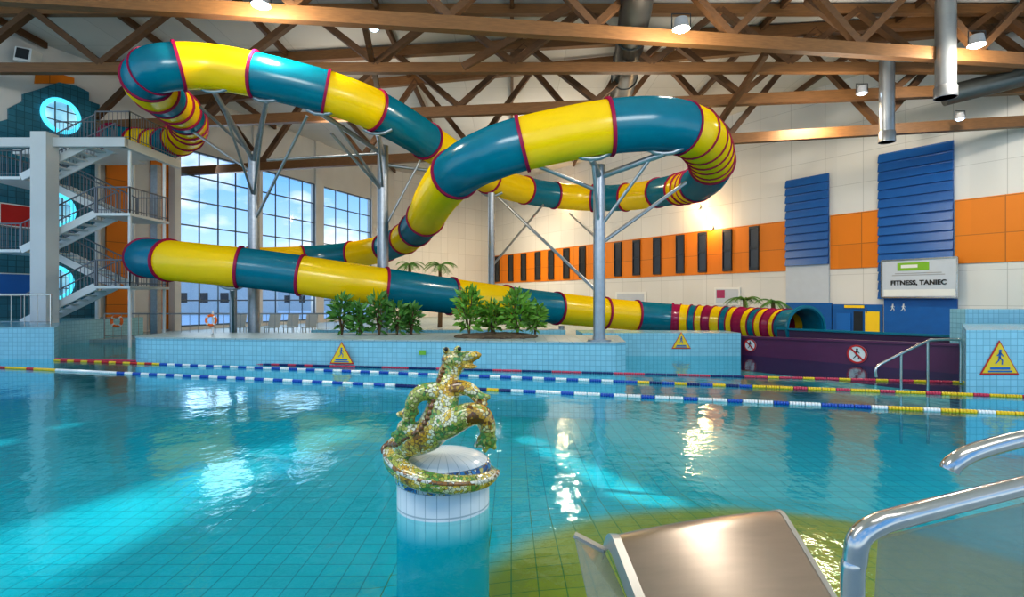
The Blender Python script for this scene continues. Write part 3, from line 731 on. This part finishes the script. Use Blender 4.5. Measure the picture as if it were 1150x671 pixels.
lane(P(61,405,15.9),P(1225,450.0,H*F/114.5),c2,'middle lane rope with white and blue floats and yellow red right end',96,.036)
lane(P(62,404.3,16.25),P(1084,431,11.7),c3,'farthest lane rope, pinkish red, ending at the tiled block',96,.031)
# ---------------------------------------------------------------- lizard fountain
cx,cy=-.6,4.83
lz=T('lizard_statue',(cx,cy,-1.2),'mosaic lizard fountain coiled on a white tiled round pedestal in the pool','statue')
c0=V(cx,cy,0)
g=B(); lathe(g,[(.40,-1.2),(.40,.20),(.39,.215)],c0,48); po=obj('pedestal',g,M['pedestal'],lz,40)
g=B(); lathe(g,[(.40,.215),(.415,.23),(.415,.36),(.40,.385),(.385,.39)],c0,48); obj('mosaic_band',g,M['band'],lz,40)
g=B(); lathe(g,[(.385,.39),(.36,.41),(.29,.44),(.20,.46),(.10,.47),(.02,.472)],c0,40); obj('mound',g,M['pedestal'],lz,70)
def Q(px,py,D=4.5): return P(px,py,D)
g=B()
tail=[]
for a_,r_,z_ in ((34,.425,.25),(10,.432,.245),(-12,.438,.25),(-36,.444,.26),(-60,.448,.275),(-84,.450,.295),(-108,.450,.325),(-130,.446,.37),(-152,.436,.42),(-172,.415,.475)):
    a=math.radians(a_); tail.append(V(cx+r_*math.cos(a),cy+r_*math.sin(a),z_+.03))
# S-shaped trunk rising from the coil
body=tail+[Q(456,501,4.62),Q(466,496,4.52),Q(481,488,4.47),Q(492,473,4.45),Q(497,456,4.46),Q(501,440,4.50),Q(503,425,4.55),Q(509,411,4.57),Q(522,403,4.55),Q(537,399,4.51)]
rad=[.018,.036,.052,.064,.072,.078,.084,.088,.092,.096,.104,.120,.138,.142,.130,.108,.088,.092,.066,.032]
bp=catmull(body,5); rp=[]
for i in range(len(bp)):
    f=i/5; k=min(int(f),len(rad)-2); rp.append(rad[k]+(rad[k+1]-rad[k])*(f-k))
tube(g,bp,rp,24)
sphere(g,Q(510,404,4.55),.094,1.15,.95,.78); sphere(g,Q(529,399,4.52),.058,1.6,1,.55); sphere(g,Q(527,412,4.52),.040,1.8,1,.5)
sphere(g,Q(514,393,4.48),.034); sphere(g,Q(501,394,4.50),.032)
def limb(pts,rs,toes):
    p=catmull([Q(*x) for x in pts],5); r_=[]
    for i in range(len(p)):
        f=i/5; k=min(int(f),len(rs)-2); r_.append(rs[k]+(rs[k+1]-rs[k])*(f-k))
    tube(g,p,r_,16)
    e=p[-1]; sphere(g,e,rs[-1]*1.2,1.2,1,.8)
    for dx,dz in toes:
        tube(g,[e,e+V(dx,-.03,dz)*.6,e+V(dx,-.01,dz)],[.034,.030,.020],8)
# left fore leg raised out to the left, right fore leg out to the right, hind legs braced on the drum
limb([(499,446,4.47),(486,440,4.41),(471,443,4.38),(463,452,4.38),(461,463,4.40)],[.088,.078,.066,.056,.048],[(-.11,-.02),(-.06,-.09),(.02,-.10)])
limb([(502,440,4.49),(515,436,4.45),(528,438,4.43),(537,446,4.43)],[.076,.068,.056,.046],[(.10,.0),(.07,-.07),(.0,-.09)])
limb([(486,484,4.43),(504,477,4.37),(523,467,4.33),(539,466,4.34),(547,478,4.35),(547,494,4.38)],[.110,.108,.098,.084,.070,.058],[(-.10,-.05),(-.02,-.10),(.07,-.07)])
limb([(474,494,4.50),(463,484,4.44),(455,479,4.44),(452,487,4.46)],[.085,.074,.062,.050],[(-.09,-.01),(-.05,-.07),(.03,-.08)])
lb=obj('lizard',g,M['mosaic'],lz)
lb['label']='gold, white and green mosaic lizard with tail wrapped around the pedestal'
md=lb.modifiers.new('fuse','REMESH'); md.mode='VOXEL'; md.voxel_size=.0085; md.use_smooth_shade=True
md=lb.modifiers.new('smooth','SMOOTH'); md.iterations=10; md.factor=.5
nt_i=len(tail)*5
g=B(); cpts=[]; crs=[]
for i in range(nt_i-8,len(bp)-12):
    t=(bp[min(i+1,len(bp)-1)]-bp[i-1]).normalized(); side=V(0,-1,0); side=(side-t*side.dot(t)).normalized(); lat=t.cross(side)
    off=(side*.80+(lat if lat.x<0 else -lat)*.60).normalized()
    cpts.append(bp[i]+off*rp[i]*.97)
cf=catmull(cpts,4)
for i in range(len(cf)): crs.append(.014+.012*abs(math.sin(i*math.pi/7)))
tube(g,cf,crs,10); obj('crest',g,M['crest'],lb,80)
g=B(); tp=catmull(tail,5)
tube(g,[p+V(0,0,.012+.0005*i)+(p-V(cx,cy,p.z)).normalized()*(.038+.0010*i) for i,p in enumerate(tp[8:])],.024,8); obj('tail_inlay',g,M['inlay'],lb,60)
for px,py,D in ((516,392,4.455),(501,392.5,4.472)):
    g=B(); sphere(g,Q(px,py,D),.017,1,1,1,10,8); obj('eye',g,M['black'],lb,80)
# ---------------------------------------------------------------- plants
def foliage(c,rx,ry,rz,n,size,seed):
    rnd=random.Random(seed); b=B()
    for i in range(n):
        while True:
            p=V(rnd.uniform(-1,1),rnd.uniform(-1,1),rnd.uniform(-1,1))
            if p.length<1 and p.length>.3: break
        pos=Vector(c)+V(p.x*rx,p.y*ry,p.z*rz)
        d=(V(p.x,p.y,p.z*.5+.35)+V(rnd.uniform(-.7,.7),rnd.uniform(-.7,.7),rnd.uniform(-.6,.6))).normalized()
        s=d.cross(V(rnd.uniform(-1,1),rnd.uniform(-1,1),rnd.uniform(-1,1))).normalized(); l=size*rnd.uniform(.6,1.3); w=l*.22; up=s.cross(d)
        v=[b.verts.new(x) for x in (pos,pos+d*l*.45+s*w+up*w*.3,pos+d*l,pos+d*l*.45-s*w+up*w*.3)]
        b.faces.new(v[:3]); b.faces.new((v[0],v[2],v[3]))
    return b
def shrub(base,h,r,n,size,label,m='leaf',group=None,seed=1):
    t=T('shrub',base,label,'plant',group); base=Vector(base)
    rnd=random.Random(seed)
    for k in range(5):
        a=rnd.uniform(0,6.28); e=base+V(math.cos(a)*r*.6,math.sin(a)*r*.6,h*rnd.uniform(.6,.9))
        g=B(); tube(g,[base,base.lerp(e,.5)+V(0,0,h*.1),e],[.03,.02,.01],6); obj('stem',g,M['bark'],t)
    obj('foliage',foliage(base+V(0,0,h*.54),r*.85,r*.85,h*.44,n,size,seed),M[m],t)
pb=V((557-CX)/F*15.3,15.3,.72)
rk=T('planter',pb,'low soil bed edged with small rocks on the tiled island','planter')
g=B(); rnd=random.Random(3); RR_=[]
for q,(rr,zz) in enumerate(((1.0,0),(.97,.05),(.85,.09),(.5,.12),(.05,.13))):
    RR_.append([pb+V(math.cos(k/40*6.283)*1.12*rr*rnd.uniform(.95,1.05),math.sin(k/40*6.283)*.55*rr*rnd.uniform(.95,1.05),zz*rnd.uniform(.7,1.2)) for k in range(40)])
rings(g,RR_); sm_=obj('soil_mound',g,M['stone'],rk)
for k in range(12):
    a=k/12*6.283+.2; g=B(); sphere(g,pb+V(math.cos(a)*1.1,math.sin(a)*.55,.03),rnd.uniform(.06,.09),1.3,1,.7,7,5); obj('rock',g,M['stone'],rk)
for i,(px,D,h,r,sz) in enumerate(((527,15.4,1.28,.40,.25),(553,15.6,.9,.32,.2),(581,15.3,1.22,.45,.25),(601,15.6,.85,.30,.2))):
    shrub((( px-CX)/F*D,D,pb.z+.08),h,r,290,sz,['leafy green shrub at the left end of the rock planter','lower shrub in the middle of the rock planter','bushiest green shrub in the rock planter','small shrub at the right end of the rock planter'][i],seed=10+i)
for i,(px,D,h,r) in enumerate(((384,16.4,1.2,.28),(404,16.2,.9,.26),(426,16.3,1.2,.3),(446,16.4,.95,.26),(462,16.7,.85,.24))):
    shrub(((px-CX)/F*D,D,.72),h,r,140,.27,['loose shrub first from the left in the island row','loose shrub second from the left in the island row','tall loose shrub in the middle of the island row','loose shrub second from the right in the island row','smaller loose shrub at the right end of the island row'][i],'leaf2','shrubs in a row on the island',seed=30+i)
def palm(base,h,fl,nf,label,seed):
    t=T('palm',base,label,'palm'); base=Vector(base); rnd=random.Random(seed)
    g=B(); tube(g,[base,base+V(.05,0,h*.5),base+V(0,0,h)],[.14,.11,.09],10); obj('trunk',g,M['bark'],t,60)
    top=base+V(0,0,h)
    for k in range(nf):
        a=k/nf*6.283+rnd.uniform(-.2,.2); el=rnd.uniform(.2,.9); L_=fl*rnd.uniform(.8,1.1)
        d=V(math.cos(a),math.sin(a),0); pts=[]
        for q in range(9):
            s=q/8; pts.append(top+d*L_*s*math.cos(el*.5)+V(0,0,L_*(math.sin(el)*s-1.0*s*s*.75)))
        g=B(); tube(g,pts,[.02]*8+[.008],5)
        for q in range(1,9):
            for sd in (-1,1):
                s_=d.cross(Z)*sd; tdir=(pts[q]-pts[q-1]).normalized()
                for w_ in (0,.5):
                    pp=pts[q-1].lerp(pts[q],w_); e=pp+(s_*.7+tdir*.6-V(0,0,.25))*fl*.32
                    v=[g.verts.new(x) for x in (pp,pp+tdir*.05,e)]; g.faces.new(v)
        obj('frond',g,M['leaf2'],t)
palm(((460-CX)/F*33,33,.12),3.7,1.0,12,'small palm left of the two behind the slide coil',1)
palm(((494-CX)/F*32,32,.12),3.6,1.1,12,'small palm right of the two behind the slide coil',2)
palm(((836-CX)/F*29,29,.12),1.6,1.0,11,'potted palm by the right wall nearer the posters',3)
palm(((868-CX)/F*27,27,.12),1.5,.9,11,'potted palm by the right wall beside the blue cladding',4)
# ---------------------------------------------------------------- roof trusses
def truss(pa,pb,z,hgt,npan,label,w=.3,h=.42,m='wood'):
    (pxa,Da),(pxb,Db)=pa,pb
    a=V((pxa-CX)/F*Da,Da,z); b=V((pxb-CX)/F*Db,Db,z)
    t=T('roof_truss',(a+b)/2,label,'roof truss')
    g=B(); bar(g,a+V(0,0,h/2),b+V(0,0,h/2),w,h); obj('bottom_chord',g,M[m],t)
    g=B(); bar(g,a+V(0,0,hgt),b+V(0,0,hgt),w,h); obj('top_chord',g,M[m],t)
    for k in range(npan):
        x0=a.lerp(b,k/npan)+V(0,0,h); x1=a.lerp(b,(k+.5)/npan)+V(0,0,hgt); x2=a.lerp(b,(k+1)/npan)+V(0,0,h)
        for p,q in ((x0,x1),(x1,x2)):
            g=B(); bar(g,p,q,.22,.27,up=V(0,1,0)); obj('diagonal',g,M['wood_d'],t)
truss((-60,15.0),(1225,19.6),9.9,2.65,8,'nearest timber roof truss carrying the two spotlights')
truss((-40,20.6),(1195,20.55),10.2,2.35,8,'second timber roof truss from the camera',.26,.36)
truss((-20,26.4),(1190,20.95),9.62,2.9,8,'third timber roof truss passing behind the tube loop',.28,.42)
truss((190,30),(1175,21.25),8.45,4.0,7,'farthest low timber roof truss above the blue louvres',.28,.42)
for i in range(9):
    x=-20+i*5.0
    def lim(x):
        y=58
        t=(18.5-x)/.669; y=min(y,25+t)
        if x<-10.3:
            y=min(y,29+(x+17.5)/.397) if x>-17.5 else min(y,24)
        elif x<-2: y=min(y,47.2+(x+10.3)*8.4/8.3)
        return y
    g=B(); bar(g,(x,12,12.66),(x,lim(x)-.3,12.66),.14,.26)
    tag(obj('roof_purlin',g,M['wood_d']),'timber purlin under the beige ceiling running away from the camera','roof beam','roof purlins under the ceiling')
for i,(a,b) in enumerate((((520,75,19.5),(640,8,19.5)),((905,0,19),(985,60,20)),((640,180,27),(700,70,25)),((410,30,18.5),(430,130,25)),((860,60,19.5),(800,150,24)))):
    g=B(); bar(g,P(*a),P(*b),.18,.24); tag(obj('roof_brace',g,M['wood_d']),['slanting timber brace left of the dark duct','slanting timber brace near the silver pendant ducts','slanting timber brace above the tube loop','steep timber brace above the upper tube','slanting timber brace above the right tube bend'][i],'roof beam')
def spot(px,py,D,label,m='lens',s=1):
    c=P(px,py,D); t=T('ceiling_spotlight',c,label,'lamp')
    g=B(); lathe(g,[(.05*s,.30*s),(.16*s,.28*s),(.2*s,.05*s),(.22*s,0),(.19*s,0)],c,20); ho=obj('housing',g,M['grey'],t,40)
    g=B(); lathe(g,[(.01,-.07*s),(.12*s,-.05*s),(.185*s,.01)],c,20); obj('lens',g,M[m],ho,60)
    g=B(); tube(g,[c+V(-.24*s,0,.05),c+V(-.24*s,0,.4*s),c+V(.24*s,0,.4*s),c+V(.24*s,0,.05)],.02,6); obj('bracket',g,M['dark'],t)
    return c
lamps=[spot(765,33,16.3,'bright ceiling spotlight on the front beam right of the dark duct',s=1.15),spot(1097,51,17.8,'bright ceiling spotlight on the front beam near the right wall',s=1.15),spot(293,6,15.2,'bright ceiling spotlight at the top left of the front beam',s=1.15)]
spot(968,105,20.6,'dim bluish ceiling lamp left of the silver pendant duct','lensblue',.9)
spot(420,33,17,'small unlit-looking ceiling lamp above the upper tube','lensblue',.8)
spot(1078,134,21,'small ceiling lamp below the third truss at right','lensblue',.8)
g=B(); tube(g,[P(718,-25,16.2),P(714,10,17.8),P(698,105,25)],.52,22); 
d_=tag(obj('air_duct',g,M['duct'],smooth=60),'large dark round air duct running back under the roof','duct')
for s in (.25,.5,.75):
    g=B(); a=P(714,10,17.8).lerp(P(698,105,25),s); dd_=(P(698,105,25)-P(714,10,17.8)).normalized(); tube(g,[a-dd_*.05,a+dd_*.05],.56,22)
    obj('collar',g,M['duct'],d_,50)
for px,y0,y1,D,r,lb in ((1062,-20,110,18.6,.30,'taller silver vertical pendant duct near the right spotlight'),(996,66,160,20.3,.25,'shorter silver vertical pendant duct left of the taller one')):
    a,b=P(px,y1,D),P(px,y0,D); t=T('pendant_duct',a,lb,'duct')
    g=B(); tube(g,[a,V(a.x,a.y,min(CEIL,b.z))],r,20); bd=obj('body',g,M['ductsilver'],t,50)
    g=B(); lathe(g,[(r*1.12,0),(r*1.12,.35),(r,.4)],a,20); obj('collar',g,M['ductsilver'],bd,50)
g=B(); tube(g,[P(1060,108,21.4),P(1100,98,21),P(1170,80,20.4)],.38,20); tag(obj('air_duct',g,M['duct'],smooth=60),'dark green round duct at the upper right behind the pendant duct','duct')
c=LW.at(20,66,.75); t=T('loudspeaker',c,'white boxed loudspeaker high on the left wall','speaker')
g=B(); bar(g,c+V(-.35,0,.0),c+V(.35,-.0,-.1),.5,.55); cb=obj('cabinet',g,M['white'],t)
g=B(); bar(g,c+V(-.25,-.27,.02),c+V(.25,-.27,-.08),.03,.4); obj('grille',g,M['dark'],cb)
g=B(); tube(g,[c,c-LW.n*.74],.05,8); obj('bracket',g,M['dark'],t)
# ---------------------------------------------------------------- foreground metalwork
pf=T('starting_block',(.75,2.0,.3),'brushed stainless platform plate with rolled far edge at the near pool edge','platform')
def zc(px,py,z): return P(px,py,(H-z)*F/(py-CY))
a,b=zc(686,578,.89),zc(860,549,.94); c_,d_=zc(945,690,.86),zc(732,690,.82)
g=B(); rr=[]
nseg=16
for i in range(nseg+1):
    s=i/nseg; l=a.lerp(d_,s); r=b.lerp(c_,s); drop=-.13*max(0,(.32-s)/.32)**2
    row=[]
    for q in range(9):
        p=l.lerp(r,q/8); p=p+V(0,0,drop+.012*math.sin(math.pi*q/8)); row.append(p)
    rr.append(row)
vt=[[g.verts.new(p) for p in r] for r in rr]; vb=[[g.verts.new(p-V(0,0,.025)) for p in r] for r in rr]
for i in range(nseg):
    for q in range(8):
        g.faces.new((vt[i][q],vt[i][q+1],vt[i+1][q+1],vt[i+1][q])); g.faces.new((vb[i][q],vb[i+1][q],vb[i+1][q+1],vb[i][q+1]))
    g.faces.new((vt[i][0],vt[i+1][0],vb[i+1][0],vb[i][0])); g.faces.new((vt[i][8],vb[i][8],vb[i+1][8],vt[i+1][8]))
for q in range(8):
    g.faces.new((vt[0][q],vb[0][q],vb[0][q+1],vt[0][q+1])); g.faces.new((vt[nseg][q],vt[nseg][q+1],vb[nseg][q+1],vb[nseg][q]))
tp_=obj('top_plate',g,M['bronze'],pf,50)
def fold(col,sx,w):
    g=B(); R_=[]
    for r in rr:
        p=r[col]; R_.append([p+V(0,0,.003),p+V(sx*w,0,.004),p+V(sx*w*1.15,0,-.06),p+V(sx*w*.95,0,-.06),p+V(sx*w*.85,0,-.012),p+V(0,0,-.012)])
    rings(g,R_); obj('folded_edge',g,M['fold'],tp_)
fold(0,-1,.032); fold(8,1,.018)
e=zc(645,602,.80); f_=zc(664,690,.72)
g=B(); prism(g,[rr[1][0]+V(-.035,0,-.05),rr[-1][0]+V(-.035,0,-.05),f_,e],V(0,0,-.012)); stp=obj('side_step',g,M['acryl'],pf)
g=B(); bar(g,rr[1][0]+V(-.035,0,-.045),e+V(0,0,.004),.035,.014); obj('step_edge',g,M['fold'],stp)
for p in (rr[4][1],rr[4][7],rr[-1][1],rr[-1][7]):
    g=B(); tube(g,[(p.x,min(p.y,2.3),.3),(p.x,min(p.y,2.3),p.z-.03)],.03,10); obj('leg',g,M['steel'],pf,60)
def rail(pts,r,label,panel=None):
    p=catmull(pts,8); t=T('handrail',V(pts[0][0],pts[0][1],.3),label,'handrail')
    g=B(); tube(g,p,r,18); obj('tube_rail',g,M['steel'],t,70)
    if panel:
        g=B(); prism(g,panel,V(0,.012,0)); obj('infill_panel',g,M['acryl'],t)
    return t
r1=[V(P(957,700,1.18).x,1.18,.3),P(957,690,1.18),P(960,630,1.18),P(966,604,1.18),P(985,590,1.19),P(1020,579,1.22),P(1150,546,1.38),P(1260,520,1.5)]
rail(r1,.0235,'polished steel handrail rising from the bottom edge at right',[P(985,690,1.2),P(990,606,1.21),P(1150,568,1.4),P(1230,548,1.5),P(1230,690,1.5)])
r2=[P(1066,529,2.02),P(1070,522,2.02),P(1085,512,2.03),P(1110,503,2.06),P(1150,493,2.1),P(1200,486,2.15),P(1260,500,2.2),V(P(1262,540,2.22).x,2.22,.3)]
rail(r2,.032,'short curved steel handrail end at the right edge')
# ---------------------------------------------------------------- outside
bm=B(); rings(bm,[[V(-120,31,z),V(-18.3,31,z),V(-11,50,z),V(10,70,z),V(10,220,z),V(-120,220,z)] for z in (-.8,-.6)])
S('ground_outside',bm,M['snow'],label='pale snowy ground outside the windows',cat='ground')
def house(px,D,w,h,lb,m):
    x=(px-CX)/F*D; t=T('building',(x,D,-.6),lb,'building')
    g=B(); box(g,x-w/2,x+w/2,D,D+10,-.6,h); wa=obj('wall',g,M[m],t)
    g=B(); box(g,x-w/2-.3,x+w/2+.3,D-.3,D+10.3,h,h+.4); obj('roof',g,M['grey'],t)
    for i in range(int(w/3)):
        for z in ([1.2,4.2] if h>5 else [1.0]):
            g=B(); xx=x-w/2+1.5+i*3; box(g,xx-.6,xx+.6,D-.05,D+.05,z,z+1.4); obj('window',g,M['darkglass'],wa)
house(225,80,14,5.5,'pale two storey building outside the first window bay','bldg')
house(320,112,20,4.0,'long low building outside the second window bay','bldg')
house(395,135,12,6.5,'taller pale building outside the third window bay','cream_plain')
# ---------------------------------------------------------------- world, lights, camera
w=bpy.data.worlds.new('World'); SC.world=w; w.use_nodes=True; nt=w.node_tree
bg=nt.nodes['Background']; tc=N(nt,'ShaderNodeTexCoord'); sp=N(nt,'ShaderNodeSeparateXYZ'); nt.links.new(tc.outputs['Generated'],sp.inputs[0])
mp=N(nt,'ShaderNodeMapping'); mp.inputs['Scale'].default_value=(1,1,2.2); nt.links.new(tc.outputs['Generated'],mp.inputs[0])
no=N(nt,'ShaderNodeTexNoise'); no.inputs['Scale'].default_value=6; no.inputs['Detail'].default_value=6; nt.links.new(mp.outputs[0],no.inputs['Vector'])
cl=N(nt,'ShaderNodeValToRGB'); cl.color_ramp.elements[0].position=.50; cl.color_ramp.elements[1].position=.66; nt.links.new(no.outputs[0],cl.inputs[0])
gr=N(nt,'ShaderNodeValToRGB'); gr.color_ramp.elements[0].color=(.62,.82,.98,1); gr.color_ramp.elements[1].color=(.09,.36,.82,1); gr.color_ramp.elements[1].position=.24
nt.links.new(sp.outputs[2],gr.inputs[0])
nt.links.new(mixc(nt,cl.outputs[0],gr.outputs[0],(1,1,1)),bg.inputs[0]); bg.inputs[1].default_value=1.3
def light(kind,loc,target,energy,color=(1,1,1),**kw):
    l=bpy.data.lights.new('lamp_'+kind.lower(),kind); l.energy=energy; l.color=color
    for k,v in kw.items(): setattr(l,k,v)
    o=bpy.data.objects.new('lamp_'+kind.lower(),l); C.objects.link(o); o.location=loc
    if target is not None: o.rotation_euler=(Vector(target)-Vector(loc)).to_track_quat('-Z','Y').to_euler()
    return o
warm=(1,.89,.74)
light('AREA',(-5,1,8.5),(-4,16,3),520,(1,.98,.95),shape='RECTANGLE',size=6,size_y=3)  # unseen fill lights added on the camera side to brighten the slide
light('AREA',(6,1,8.5),(6,16,3),460,(1,.97,.93),shape='RECTANGLE',size=6,size_y=3)
for c in lamps: light('POINT',c-V(0,.1,.3),None,750,warm,shadow_soft_size=.25)
for c in walllamps: light('POINT',c,None,130,(1,.60,.26),shadow_soft_size=.15)
for x,y,z,e in ((-7,24.5,9.2,140),(5,24,9.0,140),(2,34,8.5,290),(12,20,8.3,120)): light('AREA',(x,y,z),(x,y+.5,13),e,warm,shape='DISK',size=3)  # unseen uplights added to brighten the ceiling
for x,y,e,sz in ((-7,29,240,1.6),(3,30,480,1.1),(12,22,330,1.6),(-2,44,900,2)): light('AREA',(x,y,9.2),(x+1.5,y+2,0),e,(1,.80,.54),shape='DISK',size=sz)  # unseen disc lights added for warm hall light and glints on the water
for px,e in ((242,220),(330,150)):
    c=WW.xz(px,5.2,.6); light('AREA',c,c+WW.n*10+V(0,0,-3),e,(.80,.91,1),shape='RECTANGLE',size=3.6,size_y=8)  # cool panel light added inside the glazing to boost the window light
def beam(loc,tgt,ang,E,s=.10):  # unseen spot added in mid-air to lay light streaks on the pool floor
    d=Vector(tgt)-Vector(loc); r=d.length; e=E*r*r/(abs(d.z)/r)*4*math.pi*1.0
    light('SPOT',loc,tgt,e,(1,.98,.94),spot_size=math.radians(ang),spot_blend=.8,shadow_soft_size=s)
for x,y in ((.45,11.6),(.85,10.7),(1.25,9.8),(1.65,8.95),(2.05,8.1)): beam((-3.0,17.2,4.4),(x,y,-1.2),4.8,4.2)
for x,y in ((-4.0,12.2),(-4.6,10.2),(-5.2,8.2),(-5.8,6.4)): beam((-3.4,17.2,4.4),(x,y,-1.2),13,1.9,.2)
for x,y in ((-10.5,13.0),(-10.7,11.3),(-10.9,9.8)): beam((-10.2,15.2,4.2),(x,y,-1.2),8,2.4,.15)
cam=bpy.data.cameras.new('camera'); co=bpy.data.objects.new('camera',cam); C.objects.link(co)
co.location=(0,0,H); co.rotation_euler=(math.pi/2,0,0); cam.sensor_width=36; cam.lens=36*F/1150; cam.clip_end=500; cam.clip_start=.05
SC.camera=co
SC.view_settings.view_transform='Standard'
try: SC.view_settings.look='Medium High Contrast'
except Exception as ex: print('look',ex)
